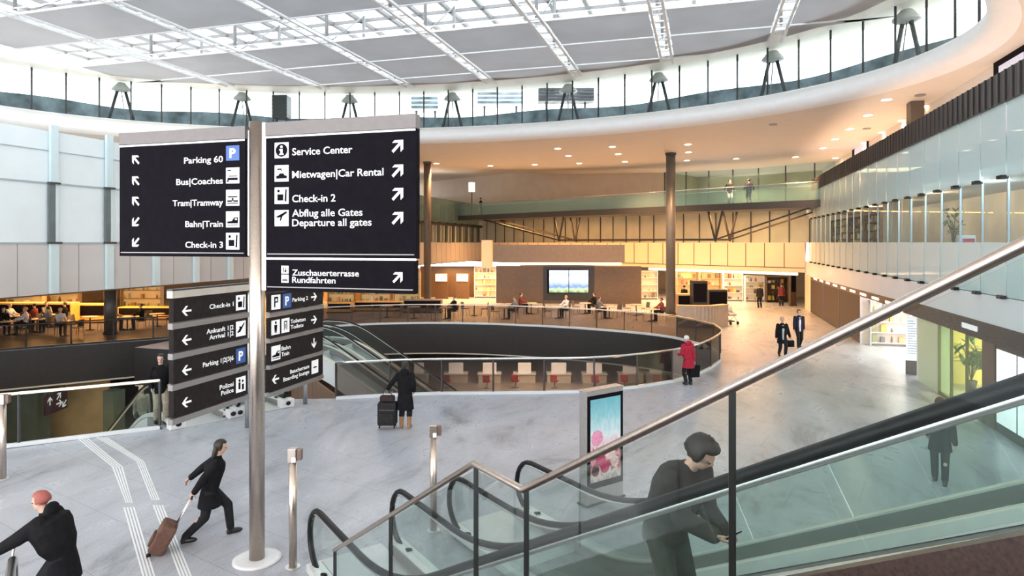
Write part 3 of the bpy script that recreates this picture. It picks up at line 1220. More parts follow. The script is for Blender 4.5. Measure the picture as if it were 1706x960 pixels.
SMATS = [SIGN_WHITE, SIGN_BLACK, SIGN_BLUE]
PY = 8.32
sign = thing('direction_sign', 'tall steel pole sign with two large black direction boards', 'direction sign', (-6.46, 8.32, 0))
B().lathe((-6.46, 8.32, 0), [(0.35, 0.0), (0.35, 0.025), (0.30, 0.03)], 40).build('base_disc', PALE_DISC, sign)
B().cyl((-6.46, 8.32), 0.112, 0.03, 6.62, 28).build('pole', STEEL, sign)
B().box(-6.36, -6.28, 8.29, 8.35, 4.08, 6.6).build('side_rail', BRIGHT_STEEL, sign)
B().box(-6.62, -6.55, 8.29, 8.35, 4.6, 6.5).build('side_rail', BRIGHT_STEEL, sign)
FR = PY - 0.06
R3, U3, N3v = (1, 0, 0), (0, 0, 1), (0, -1, 0)


def board(x0, x1, z0, z1, header, name):
    if header:
        bb = B()
        bb.box(x0, x1, FR - 0.015, PY + 0.075, z1 - header, z1)
        hd = bb
    o = B().box(x0, x1, FR, PY + 0.06, z0, z1 - header).build(name, SIGN_BLACK, sign, bevel=0.004)
    if header:
        hd.build('header', M('sign_header', (0.20, 0.18, 0.175), 0.5, 0.1, 10, 0.05), o, bevel=0.004)
        B().box(x0 + 0.01, x1 - 0.01, FR - 0.012, FR, z1 - header - 0.035, z1 - header - 0.008).build('light_strip', SIGN_WHITE, o)
    B().box(x0 + 0.03, x1 - 0.03, FR - 0.006, FR, z0 + 0.05, z0 + 0.065).build('trim_line', GREY_METAL, o)
    return o


def zy(px, py):
    return onY(px, py, FR)


o = board(-9.03, -6.62, 4.58, 6.56, 0.19, 'board')
b = B()
for body, xl, yb, kind, yt0, yt1, ya, ang in (
        ('Parking 60', 307, 270, 'P', 268, 242, 266, 45), ('Bus|Coaches', 294, 306, 'bus', 306, 279, 301, 45), ('Tram|Tramway', 288, 342, 'tram', 343, 316, 335, 45),
        ('Bahn|Train', 309, 378, 'train', 379, 352, 370, 135), ('Check-in 3', 309, 413, 'desk', 416, 388, 404, 135)):
    r = zy(371.5, yb)
    l = zy(xl, yb)
    b = B()
    fit_text(b, body, r, R3, U3, N3v, 0.135, r.x - l.x, 'RIGHT', 0.0)
    b.build('lettering', SMATS, o)
    p, q = zy(377, yt0), zy(399, yt1)
    b = B()
    tile(b, p, R3, U3, N3v, q.x - p.x, q.z - p.z, kind, 0.0)
    b.build('pictogram', SMATS, o)
    b = B()
    arrow(b, zy(226, ya), R3, U3, N3v, math.radians(ang), 0.19, 0.0)
    b.build('arrow', SMATS, o)
o = board(-6.26, -3.81, 4.57, 6.59, 0.2, 'board')
b = B()
for body, xr, yb, kind, yt0, yt1, ya in (
        ('Service Center', 587, 259, 'info', 264, 237, 243), ('Mietwagen|Car Rental', 639, 297, 'car', 303, 275, 284), ('Check-in 2', 559, 337, 'desk', 340, 312, 323),
        ('Abflug alle Gates', 604, 361, 'plane', 377, 350, 363), ('Departure all gates', 619, 377, None, 0, 0, 0)):
    l = zy(487, yb)
    r = zy(xr, yb)
    b = B()
    fit_text(b, body, l, R3, U3, N3v, 0.15, r.x - l.x, 'LEFT', 0.0)
    b.build('lettering', SMATS, o)
    if kind:
        p, q = zy(458, yt0), zy(481, yt1)
        b = B()
        tile(b, p, R3, U3, N3v, q.x - p.x, q.z - p.z, kind, 0.0)
        b.build('pictogram', SMATS, o)
        b = B()
        arrow(b, zy(663, ya), R3, U3, N3v, math.radians(-45), 0.23, 0.0)
        b.build('arrow', SMATS, o)
o = board(-6.26, -3.83, 4.08, 4.55, 0.0, 'extension_board')
b = B()
for body, xr, yb, kind, yt0, yt1 in (('Zuschauerterrasse', 598, 459, 'terrace', 456, 443), ('Rundfahrten', 559, 471, 'tour', 471, 458)):
    l = zy(487, yb)
    r = zy(xr, yb)
    b = B()
    fit_text(b, body, l, R3, U3, N3v, 0.125, r.x - l.x, 'LEFT', 0.0)
    b.build('lettering', SMATS, o)
    p, q = zy(469, yt0), zy(481, yt1)
    b = B()
    tile(b, p, R3, U3, N3v, q.x - p.x, q.z - p.z, kind, 0.0)
    b.build('pictogram', SMATS, o)
b = B()
arrow(b, zy(663, 462), R3, U3, N3v, math.radians(-45), 0.2, 0.0)
b.build('arrow', SMATS, o)
B().box(-6.28, -3.81, FR - 0.004, FR + 0.02, 4.545, 4.575).build('joint_strip', BRIGHT_STEEL, sign)

# second sign, further back, boards along the hall
SX = -11.3
sign2 = thing('direction_sign', 'low dark sign rack with eight stacked direction boards', 'direction sign', (SX, 14.55, 0))
R4, U4, N4 = (0, 1, 0), (0, 0, 1), (1, 0, 0)
B().cyl((SX - 0.02, 14.6), 0.11, 0, 3.8, 16).build('pole', STEEL, sign2)
B().cyl((SX - 0.02, 14.2), 0.07, 0, 3.5, 12).build('pole', BRIGHT_STEEL, sign2)
B().cyl((SX - 0.02, 16.75), 0.065, 0, 3.3, 12).build('pole', BRIGHT_STEEL, sign2)
B().box(SX - 0.08, SX + 0.08, 11.62, 14.35, 3.56, 3.72).build('header', M('sign_header_pale', (0.62, 0.57, 0.50), 0.4, 0.1, 3, 0.05), sign2)
B().box(SX - 0.08, SX + 0.08, 11.62, 14.35, 3.72, 3.76).build('header_cap', DARK_GREY, sign2)
FX = SX + 0.07


def xx(px, py):
    return onX(px, py, FX)


left_rows = [(['Check-in 1'], 349, 389, 'desk', 393, 409, 'L', 3.02, 3.53), (['Ankunft 1|2', 'Arrival 1|2'], 344, 389, 'land', 393, 409, 'L', 2.35, 2.88), (['Parking 1|2|3|6'], 338, 389, 'P', 393, 409, 'L', 1.66, 2.2), (['Polizei', 'Police'], 366, 389, 'people', 393, 409, 'L', 0.9, 1.5)]
for texts, xl, xr, kind, t0, t1, _, z0, z1 in left_rows:
    o = B().box(SX - 0.06, FX, 11.66, 14.1, z0, z1).build('board', SIGN_BROWN, sign2, bevel=0.005)
    B().box(SX - 0.05, FX + 0.01, 11.62, 14.15, z0 - 0.15, z0 - 0.02).build('rail', GREY_METAL, o)
    zc = (z0 + z1) / 2
    b = B()
    ya, yb_ = xx(xl, 560).y, xx(xr, 560).y
    for i, tx in enumerate(texts):
        zz = zc - 0.06 if len(texts) == 1 else zc + 0.02 - 0.15 * i
        w = (yb_ - ya) * (1.0 if i == 0 or len(texts) == 1 else 0.9)
        fit_text(b, tx, (FX, yb_, zz), R4, U4, N4, 0.155, w, 'RIGHT', 0.0, 0.012)
    b.build('lettering', SMATS, o)
    b = B()
    ta, tb = xx(t0, 560).y, xx(t1, 560).y
    tile(b, (FX, ta, zc - 0.19), R4, U4, N4, tb - ta, 0.38, kind, 0.0)
    b.build('pictogram', SMATS, o)
    b = B()
    arrow(b, (FX, xx(311, 560).y, zc - 0.03), R4, U4, N4, math.radians(90), 0.28, 0.0)
    b.build('arrow', SMATS, o)
right_rows = [(['Parking 2'], 487, 513, [('walk', 452, 467), ('P', 471, 485)], 'R', 2.9, 3.42), (['Toiletten', 'Toilets'], 484, 509, [('man', 452, 466), ('lift', 469, 482)], 'R', 2.2, 2.74), (['Bahn', 'Train'], 469, 484, [('train', 452, 467)], 'D', 1.48, 2.05), (['Besucherraum', 'Boarding lounge'], 472, 515, [('bench', 519, 530)], 'L', 0.74, 1.35)]
for texts, xl, xr, tiles, ar, z0, z1 in right_rows:
    o = B().box(SX - 0.06, FX, 15.0, 17.55, z0, z1).build('board', SIGN_BROWN, sign2, bevel=0.005)
    B().box(SX - 0.05, FX + 0.01, 14.98, 17.57, z0 - 0.13, z0 - 0.02).build('rail', GREY_METAL, o)
    zc = (z0 + z1) / 2
    b = B()
    ya, yb_ = xx(xl, 560).y, xx(xr, 560).y
    for i, tx in enumerate(texts):
        zz = zc - 0.06 if len(texts) == 1 else zc + 0.02 - 0.16 * i
        if ar == 'L':
            fit_text(b, tx, (FX, yb_, zz), R4, U4, N4, 0.16, (yb_ - ya) * (1 if i else 0.75), 'RIGHT', 0.0, 0.012)
        else:
            fit_text(b, tx, (FX, ya, zz), R4, U4, N4, 0.16, (yb_ - ya) * (0.85 if i else 1), 'LEFT', 0.0, 0.012)
    b.build('lettering', SMATS, o)
    for kd, t0, t1 in tiles:
        ta, tb = xx(t0, 560).y, xx(t1, 560).y
        b = B()
        tile(b, (FX, ta, zc - 0.2), R4, U4, N4, tb - ta, 0.4, kd, 0.0)
        b.build('pictogram', SMATS, o)
    b = B()
    ay = xx(459, 560).y if ar == 'L' else xx(523, 560).y
    arrow(b, (FX, ay, zc), R4, U4, N4, {'L': PI / 2, 'R': -PI / 2, 'D': PI}[ar], 0.3, 0.0)
    b.build('arrow', SMATS, o)

# ================================================================== escalators and stair
EV = Vector((0.569 * CS + 0.822 * SN, 0.569 * SN - 0.822 * CS)).normalized()
PV = Vector((0.822 * CS - 0.569 * SN, 0.822 * SN + 0.569 * CS)).normalized()


def ramp(s, k, w=1.0):
    if s <= k - w:
        return 0.0
    if s >= k + w:
        return s - k
    t = s - (k - w)
    return t * t / (4 * w)


def escalator(name, label, O, e, p, q0, q1, tip, k1, send, up, k2=None, group=None, steps=True, slant=True, clad=True, zf=0.0):
    O, e, p = Vector(O), Vector((e[0], e[1], 0)), Vector((p[0], p[1], 0))

    def W(s, q, z):
        return O + e * s + p * q + Vector((0, 0, z))

    def R(s):
        r = ramp(s, k1)
        if k2 is not None:
            r -= ramp(s, k2)
        return up * 0.577 * r + zf

    def Rp(s):
        return (R(s + 0.02) - R(s - 0.02)) / 0.04

    c = W(tip + 0.4, (q0 + q1) / 2, 0)
    t = thing(name, label, 'escalator', (c.x, c.y, zf), 0, group)
    ss = [tip + 0.45 + i * 0.25 for i in range(int((send - tip - 0.45) / 0.25) + 1)]
    for q in (q0, q1):
        path = []
        for i in range(13):
            a = math.radians(300 - 210 * i / 12)
            path.append(W(tip + 0.43 + 0.43 * math.cos(a), q, 0.55 + 0.43 * math.sin(a) + zf))
        for s in ss[1:]:
            path.append(W(s, q, 0.98 + R(s)))
        if k2 is not None:
            for i in range(13):
                a = math.radians(90 - 210 * i / 12)
                path.append(W(send + 0.2 + 0.43 * math.cos(a), q, 0.55 + 0.43 * math.sin(a) + R(send)))
        b = B()
        b.tube(path, 0.042, 10)
        h = b.build('handrail', BLACK, t)
        g = B()
        g.tube([x - Vector((0, 0, 0.0)) + (Vector((0, 0, -0.045)) if i > 10 else Vector((0, 0, 0))) for i, x in enumerate(path)][9:], 0.026, 8)
        g.build('guide_rail', ALU, h)
        # newel glass
        poly = [W(tip + 0.43 + 0.39 * math.cos(math.radians(a)), q, 0.55 + 0.39 * math.sin(math.radians(a)) + zf) for a in range(90, 286, 15)]
        poly += [W(tip + 1.2, q, 0.16 + zf), W(tip + 1.2, q, 0.94 + zf)]
        off = p * 0.012
        B().prism([v - off * 0.5 for v in poly], off).build('glass_panel', G_ESC, t)
        a = tip + 1.21
        while a < send - 0.2:
            bnd = min(a + 1.55, send)
            n = 6
            g = B()
            pts = []
            for i in range(n + 1):
                s = lerp(a, bnd - 0.012, i / n)
                sl = Rp(s)
                th = math.atan(sl)
                hgt = 0.78
                s2 = s - hgt * math.cos(th) * math.sin(th) * (1 if slant else 0)
                z2 = 0.16 + hgt + R(s2) if slant else 0.94 + R(s)
                for dq in (-0.006, 0.006):
                    pts.append(W(s, q + dq, 0.16 + R(s)))
                    pts.append(W(s2, q + dq, z2))
            fs = []
            for i in range(n):
                k = i * 4
                fs += [(k, k + 1, k + 5, k + 4), (k + 2, k + 6, k + 7, k + 3), (k + 1, k + 3, k + 7, k + 5), (k, k + 4, k + 6, k + 2)]
            fs += [(0, 2, 3, 1), (n * 4, n * 4 + 1, n * 4 + 3, n * 4 + 2)]
            g.add(pts, fs)
            g.build('glass_panel', G_ESC, t)
            a = bnd
        # deck under the glass
        for nm, dq0, dq1, za, zb, mt in (('deck', -0.1, 0.1, 0.06, 0.17, M('deck_pale', (0.80, 0.84, 0.82), 0.35, 0.3, 10, 0.04)), ('skirt', 0.1, 0.13, -0.12, 0.15, GREY_METAL)):
            if nm == 'skirt' and q == q1:
                dq0, dq1 = -0.13, -0.1
            g = B()
            pts = []
            sl = [tip + 0.15] + ss[1:]
            for s in sl:
                low = za if s > k1 - 1.0 else max(za, 0.012)
                pts += [W(s, q + dq0, low + R(s)), W(s, q + dq1, low + R(s)), W(s, q + dq1, zb + R(s)), W(s, q + dq0, zb + R(s))]
            fs = [(0, 1, 2, 3), tuple((len(sl) - 1) * 4 + j for j in (3, 2, 1, 0))]
            for i in range(len(sl) - 1):
                for j in range(4):
                    fs.append((i * 4 + j, i * 4 + (j + 1) % 4, (i + 1) * 4 + (j + 1) % 4, (i + 1) * 4 + j))
            g.add(pts, fs)
            g.build(nm, mt, t)
    # landing plate
    a0, a1 = tip - 0.15, k1 - 1.1
    g = B()
    g.hexa([W(a0, q0 + 0.12, 0.004 + zf), W(a1, q0 + 0.12, 0.004 + zf), W(a1, q1 - 0.12, 0.004 + zf), W(a0, q1 - 0.12, 0.004 + zf), W(a0, q0 + 0.12, 0.02 + zf), W(a1, q0 + 0.12, 0.02 + zf), W(a1, q1 - 0.12, 0.02 + zf), W(a0, q1 - 0.12, 0.02 + zf)])
    g.build('landing_plate', ALU, t)
    if steps:
        s = a1
        i = 0
        while s < send - 0.4:
            z = R(s + 0.2) - 0.1 if R(s + 0.2) != zf else zf + 0.02
            g = B()
            lo = z - 0.26
            q_ = [W(s, q0 + 0.14, lo), W(s + 0.4, q0 + 0.14, lo), W(s + 0.4, q1 - 0.14, lo), W(s, q1 - 0.14, lo)]
            if lo < zf and s < k1 + 0.2 and up > 0:
                q_ = [v + Vector((0, 0, zf + 0.004 - lo)) for v in q_]
                z = max(z, zf + 0.02)
            tp = [W(s, q0 + 0.14, z), W(s + 0.4, q0 + 0.14, z), W(s + 0.4, q1 - 0.14, z), W(s, q1 - 0.14, z)]
            g.hexa(q_ + tp)
            g.build('step', M('step_metal', (0.30, 0.31, 0.31), 0.45, 0.6, 60, 0.2), t)
            s += 0.4
            i += 1
    if clad:
        g = B()
        sl = [x for x in ss if (x > k1 + 0.9 if up > 0 else x > k1 - 0.2)]
        pts = []
        for s in sl:
            lo = R(s) - 0.85
            if up > 0:
                lo = max(lo, zf + 0.004)
            for q in (q0 - 0.09, q1 + 0.09):
                pts += [W(s, q, lo), W(s, q, R(s) + 0.05)]
        fs = [(0, 1, 3, 2), tuple((len(sl) - 1) * 4 + j for j in (0, 2, 3, 1))]
        for i in range(len(sl) - 1):
            k = i * 4
            fs += [(k, k + 4, k + 5, k + 1), (k + 2, k + 3, k + 7, k + 6), (k, k + 2, k + 6, k + 4)]
        g.add(pts, fs)
        g.build('truss_cladding', FASCIA_WHITE if up < 0 else GREY_METAL, t)
    return t


escalator('escalator', 'rising escalator in front, next to the stair, carrying the man with a phone', (0, 0, 0), EV, PV, 2.975, 4.27, -9.5, -6.6, 1.6, 1)
escalator('escalator', 'rising escalator in front, on the far side of the man with a phone', (0, 0, 0), EV, PV, 5.27, 6.65, -9.45, -6.6, 1.6, 1)
escalator('escalator', 'distant escalator going down into the void, nearer one of the white pair', (-17.3, 24.7, 0), (1, 0), (0, 1), 0, 1.35, -0.9, 1.1, 11.0, -1, k2=9.9, group=None, steps=False)
escalator('escalator', 'distant escalator going down into the void, farther one of the white pair', (-17.3, 26.7, 0), (1, 0), (0, 1), 0, 1.35, -0.9, 1.1, 11.0, -1, k2=9.9, steps=False)
escalator('escalator', 'escalator going down behind the low sign rack, left one', (N1.x, N1.y, 0), ES2, EQ2, 0.1, 1.45, -0.15, 1.9, 10.5, -1, steps=True)
escalator('escalator', 'escalator going down behind the low sign rack, right one', (N1.x, N1.y, 0), ES2, EQ2, 1.75, 3.1, -0.15, 1.9, 10.5, -1, steps=True)
for q, nm in ((0.1, 'leftmost'), (1.6, 'middle'), (3.1, 'rightmost')):
    c = N1 + EQ2 * q - ES2 * 0.12
    t = thing('escalator_newel', 'white square newel base with black handrail inlet behind the sign rack, ' + nm, 'escalator newel', (c.x, c.y, 0), math.atan2(ES2.y, ES2.x))
    B().box(-0.16, 0.12, -0.2, 0.2, 0.0, 0.24).build('cover', WHITE_METAL, t, local=True, bevel=0.02)
    for yy in ((-0.12, 0.12) if nm == 'middle' else (0.0,)):
        B().ell((-0.17, yy * 0.8, 0.13), (0.04, 0.075, 0.06), 12, 8).build('inlet', BLACK, t, local=True)

# stair in the foreground with its glass balustrade
RQ = 2.75


def E3(s, q, z):
    return Vector((EV.x * s + PV.x * q, EV.y * s + PV.y * q, z))


def rail_z(s):
    if s < -7.82:
        return 1.0
    if s < -4.515:
        return 1.0 + (s + 7.82) * 0.605
    if s < -3.83:
        return 3.0
    return 3.0 + (s + 3.83) * 0.60


b = B()
s = -7.7
while s < 0.9:
    zt = rail_z(s) - 1.2
    if zt < 0.05:
        s += 0.3
        continue
    q_ = [(s, -0.45), (s + 0.305, -0.45), (s + 0.305, RQ - 0.03), (s, RQ - 0.03)]
    b.hexa([E3(x, y, max(0.0, zt - 0.5)) for x, y in q_] + [E3(x, y, zt) for x, y in q_])
    s += 0.3
for s0, s1 in ((-7.7, -4.515), (-4.515, -3.83), (-3.83, 1.2)):
    q_ = [(s0, RQ - 0.12), (s1, RQ - 0.12), (s1, RQ - 0.02), (s0, RQ - 0.02)]
    b.hexa([E3(x, y, max(0.0, rail_z(x) - 1.6)) for x, y in q_] + [E3(x, y, max(0.04, rail_z(x) - 0.99)) for x, y in q_])
st = b.build('staircase', GRANITE)
st['kind'] = 'structure'
t = thing('stair_balustrade', 'glass stair balustrade with thick brushed steel handrail in the foreground', 'balustrade', tuple(E3(-7.82, RQ, 0)))
pp = [E3(s, RQ, rail_z(s)) for s in (-7.82, -4.515, -3.83, 1.2)]
fine = []
for a, c in zip(pp, pp[1:]):
    fine += [a.lerp(c, u) for u in (0.0, 0.03, 0.5, 0.97)]
fine.append(pp[-1])
B().tube(fine, 0.026, 16).build('handrail', STEEL, t)


def q_at(px, q):
    a = (px - CX) / FPX
    d = q / (0.822 * a + 0.569)
    return 0.569 * a * d - 0.822 * d


posts = [q_at(px, RQ) for px in (558, 651, 793, 877, 1220)] + [0.0]
for s in posts:
    b = B()
    z = rail_z(s)
    zb = max(0.0, z - 1.0)
    b.bar(E3(s, RQ, zb), E3(s, RQ, z - 0.02), 0.02, 0.035)
    b.build('post', M('post_dark', (0.02, 0.022, 0.022), 0.4, 0.2, 10, 0.1), t)
for a, c in zip(posts, posts[1:]):
    g = B()
    q_ = []
    for s in (a + 0.012, c - 0.012):
        z = rail_z(s)
        q_ += [(s, max(0.02, z - 0.96), z - 0.045)]
    (sa, la, ha), (sb_, lb, hb) = q_
    g.hexa([E3(sa, RQ - 0.006, la), E3(sb_, RQ - 0.006, lb), E3(sb_, RQ + 0.006, lb), E3(sa, RQ + 0.006, la), E3(sa, RQ - 0.006, ha), E3(sb_, RQ - 0.006, hb), E3(sb_, RQ + 0.006, hb), E3(sa, RQ + 0.006, ha)])
    g.build('glass_panel', G_CLEAR, t)
# rail end of the opposite side of the stair, bottom left of the view
t = thing('stair_rail', 'steel stair rail end curving down at the bottom left', 'stair rail', tuple(E3(-9.9, -0.5, 0)))
path = [E3(-9.95, -0.5, 0), E3(-9.95, -0.5, 0.8)] + [E3(-9.75 - 0.2 * math.cos(a), -0.5, 0.8 + 0.2 * math.sin(a)) for a in (0.5, 1.0, 1.57)] + [E3(-7.8, -0.5, 1.0), E3(-4.5, -0.5, 3.0)]
B().tube(path, 0.05, 12).build('handrail', BRIGHT_STEEL, t)
for s in (-8.6, -7.0, -5.2):
    B().bar(E3(s, -0.5, max(0, rail_z(s) - 1)), E3(s, -0.5, rail_z(s)), 0.025, 0.04).build('post', MATS['post_dark'], t)

# ================================================================== balustrades round the void
def balustrade(name, label, pts, step, h, rail_mat, post_mat, glass_mat, base_mat, rail_r=0.035):
    pts = [Vector((p[0], p[1], 0)) for p in pts]
    t = thing(name, label, 'balustrade', tuple(pts[0]))
    sp = walk(pts, step)
    B().tube([p + Vector((0, 0, h)) for p in walk(pts, 0.5)], rail_r, 8).build('handrail', rail_mat, t)
    b = B()
    for a, c in zip(sp, sp[1:]):
        b.slab(a, c, 0.09, 0.0, 0.09)
    b.build('base_channel', base_mat, t)
    for p in sp:
        B().bar(p + Vector((0, 0, 0.09)), p + Vector((0, 0, h)), 0.05, 0.05).build('post', post_mat, t)
    for a, c in zip(sp, sp[1:]):
        d = (c - a).normalized() * 0.03
        B().slab(a + d, c - d, 0.015, 0.1, h - 0.05).build('glass_panel', glass_mat, t)
    return t


cen = Vector((-12, 26))


def inset(pts, d):
    out = []
    n = len(pts)
    for i, p in enumerate(pts):
        a, c = pts[max(0, i - 1)], pts[min(n - 1, i + 1)]
        t_ = (Vector(c[:2]) - Vector(a[:2])).normalized()
        nn = Vector((-t_.y, t_.x))
        out.append(Vector(p[:2]) + nn * d)
    return out


loop_pts = list(reversed([Vector(p[:2]) for p in near_edge])) + list(reversed(far_edge2))[1:]
balustrade('void_balustrade', 'long curved smoked glass balustrade around the oval floor opening', inset(loop_pts, -0.12), 1.62, 1.12, BRIGHT_STEEL, M('post_brown', (0.07, 0.055, 0.05), 0.4, 0.3, 5, 0.1), G_SMOKE, FASCIA_WHITE)
balustrade('void_balustrade', 'glass balustrade in front of the dark cafe on the far left edge', inset([(-32.5, 16), (-29.8, 21.1), (-25.5, 26.3), (-24.9, 27.0)], 0.12), 1.7, 1.1, DARK_GREY, DARK_GREY, G_SMOKE, DARK)
balustrade('void_balustrade', 'glass balustrade with pale lit handrail at the lower left', inset([N1 + EQ2 * (-0.25), Vector((-15.6, 11.05)), Vector((-19.5, 7.2))], -0.1), 2.6, 1.25, LIGHT_RAIL, DARK_GREY, G_CLEAR, FASCIA_WHITE, 0.035)

# ================================================================== footbridge
BL, BR = Vector((LX + 0.02, 62.1)), Vector((RX - 0.02, 44.8))
bd = (BR - BL).normalized()
bn = Vector((-bd.y, bd.x))
if bn.y < 0:
    bn = -bn


def bt(px):
    """parameter along the front edge of the bridge"""
    r = ray(px, 400)
    # solve (r.x*t, r.y*t) = BL + bd*k
    det = r.x * (-bd.y) + bd.x * r.y
    t_ = (BL.x * (-bd.y) + bd.x * BL.y) / det
    p = Vector((r.x * t_, r.y * t_))
    return (p - BL).dot(bd)


LB = (BR - BL).length
bridge = thing('footbridge', 'dark steel footbridge with glass sides crossing the hall', 'footbridge', (BL.x, BL.y, 7.0))
bb0 = lambda k, off: BL + bd * k + bn * off
b = B()
b.hexa([(*bb0(0, 0), 7.05), (*bb0(LB, 0), 7.05), (*bb0(LB, 3.2), 7.05), (*bb0(0, 3.2), 7.05), (*bb0(0, 0), 7.52), (*bb0(LB, 0), 7.52), (*bb0(LB, 3.2), 7.52), (*bb0(0, 3.2), 7.52)])
b.build('deck', DARK_GREY, bridge)
for off, nm in ((0.06, 'front'), (3.14, 'rear')):
    n = 16
    for i in range(n):
        B().slab(bb0(LB * i / n + 0.01, off), bb0(LB * (i + 1) / n - 0.01, off), 0.015, 7.52, 8.62).build('glass_panel', G_BRIDGE, bridge)
    B().tube([(*bb0(0, off), 8.66), (*bb0(LB, off), 8.66)], 0.03, 8).build('handrail', BRIGHT_STEEL, bridge)
n1, n2, n3, n4 = bt(925), bt(1186), bt(1062), bt(1190)
for off in (0.5, 2.7):
    b = B()
    b.bar((*bb0(bt(800), off), 7.05), (*bb0(n1, off), 5.0), 0.14)
    b.bar((*bb0(n1, off), 5.0), (*bb0(n2, off), 5.0), 0.14)
    b.bar((*bb0(n2, off), 5.0), (*bb0(bt(1345), off), 7.05), 0.10)
    b.build('tie', DARK, bridge)
    for nn in (n1, n2):
        b = B()
        b.bar((*bb0(nn - 0.55, off), 7.05), (*bb0(nn, off), 4.9), 0.12)
        b.bar((*bb0(nn + 0.55, off), 7.05), (*bb0(nn, off), 4.9), 0.12)
        b.build('strut', DARK, bridge)

# ================================================================== columns, bollards, totem
def column(px, ptop, x, y, r, z1, label, mat=COLUMN):
    t = thing('round_column', label, 'column', (x, y, 0))
    B().cyl((x, y), r, 0.0, z1, 24).build('shaft', mat, t)
    B().cyl((x, y), r + 0.04, 0.0, 0.12, 24).build('foot', DARK_GREY, t)
    B().cyl((x, y), r + 0.05, z1 - 0.1, z1, 24).build('collar', DARK_GREY, t)


column(0, 0, -2.0, 44.0, 0.31, 10.68, 'dark grey round column standing in front of the footbridge')
p = onD(712, 404, 47.5)
column(0, 0, p.x, p.y, 0.27, ceil_z(p.x, p.y) - 0.01, 'dark round column behind the right edge of the large sign', BROWN_WALL)
p = onD(184, 404, 34)
column(0, 0, p.x, p.y, 0.3, 2.74, 'short dark column in the amber cafe on the left')
p = onX(1525, 200, 8.6)
t = thing('square_column', 'dark square column on the upper right gallery', 'column', (8.6, p.y, 7.5))
B().box(8.35, 8.85, p.y - 0.3, p.y + 0.3, 7.5, 10.68).build('shaft', BROWN_WALL, t)
B().box(8.3, 8.9, p.y - 0.35, p.y + 0.35, 7.5, 7.62).build('foot', DARK_GREY, t)


def bollard(px, base, top, label):
    g = onZ(px, base)
    d = g.y * CS - g.x * SN
    h = EYE - (top - HOR) * d / FPX
    t = thing('steel_bollard', label, 'bollard', (g.x, g.y, 0), YAW, 'tall steel posts on the concourse')
    B().cyl((0, 0), 0.058, 0.006, h - 0.2, 20).build('post', STEEL, t, local=True)
    B().cyl((0, 0), 0.11, 0, 0.012, 24).build('base_plate', ALU, t, local=True)
    b = B()
    b.box(-0.062, 0.062, -0.062, 0.062, h - 0.2, h)
    b.build('head', STEEL, t, local=True, bevel=0.006)
    B().box(0.0625, 0.135, -0.04, 0.045, h - 0.17, h - 0.01).build('reader', M('reader_brown', (0.20, 0.13, 0.11), 0.3, 0.2, 10, 0.1), t, local=True, bevel=0.006)
    B().box(0.0, 0.06, -0.07, -0.061, h - 0.19, h - 0.12).build('label_plate', SIGN_WHITE, t, local=True)


bollard(488, 945, 747, 'tall steel post with card reader head, right of the big sign pole')
bollard(722, 884, 708, 'tall steel post with card reader head, behind the escalator glass')
bollard(5, 798, 657, 'tall steel post at the left edge below the lit handrail')

# advertising totem
g0, g1 = onZ(977, 846), onZ(1043, 830)
ta = math.atan2(PV.y, PV.x)
t = thing('advertising_totem', 'grey advertising totem with lit flower poster behind the escalators', 'advertising totem', (g0.x, g0.y, 0), ta)
B().box(0, 0.92, 0.0, 0.2, 0.0, 2.08).build('housing', M('totem_grey', (0.36, 0.35, 0.34), 0.4, 0.3, 10, 0.05), t, local=True, bevel=0.01)
B().box(0.02, 0.90, -0.012, 0.0, 0.3, 2.0).build('frame', SIGN_BLACK, t, local=True)
po = B().box(0.085, 0.83, -0.02, -0.012, 0.42, 1.93).build('poster', poster_mat('flower_poster', [(0.0, (0.30, 0.28, 0.25)), (0.08, (0.62, 0.55, 0.50)), (0.18, (0.30, 0.02, 0.06)), (0.28, (0.66, 0.34, 0.33)), (0.36, (0.16, 0.04, 0.05)), (0.43, (0.70, 0.52, 0.56)), (0.55, (0.60, 0.72, 0.76)), (0.8, (0.24, 0.52, 0.58)), (1.0, (0.15, 0.42, 0.50))], estr=0.12), t, local=True)
fb = B()
rnd = random.Random(3)
for cx_, cz_, rr, mi in ((0.24, 1.22, 0.15, 0), (0.33, 0.82, 0.13, 1), (0.56, 0.9, 0.14, 2), (0.44, 0.66, 0.12, 1), (0.68, 0.72, 0.11, 2), (0.2, 0.62, 0.1, 3), (0.7, 0.98, 0.07, 3)):
    for i in range(9):
        a = 2 * PI * i / 9
        fb.ell((cx_ + rr * 0.55 * math.cos(a), -0.021, cz_ + rr * 0.55 * math.sin(a)), (rr * 0.42, 0.004, rr * 0.42), 8, 5, mi)
    fb.ell((cx_, -0.023, cz_), (rr * 0.5, 0.004, rr * 0.5), 8, 5, mi)
fb.build('printed_flowers', [M('print_pink', (0.78, 0.32, 0.50), 0.4, 0, 30, 0.25), M('print_red', (0.52, 0.03, 0.12), 0.4, 0, 30, 0.3), M('print_blush', (0.80, 0.58, 0.54), 0.4, 0, 30, 0.2), M('print_dark', (0.07, 0.03, 0.035), 0.4, 0, 30, 0.3)], po, local=True)
B().box(-0.03, 0.95, -0.03, 0.23, 0.0, 0.03).build('plinth', DARK_GREY, t, local=True)
B().box(-0.005, 0.925, -0.014, 0.205, 2.08, 2.1).build('cap', BRIGHT_STEEL, t, local=True)

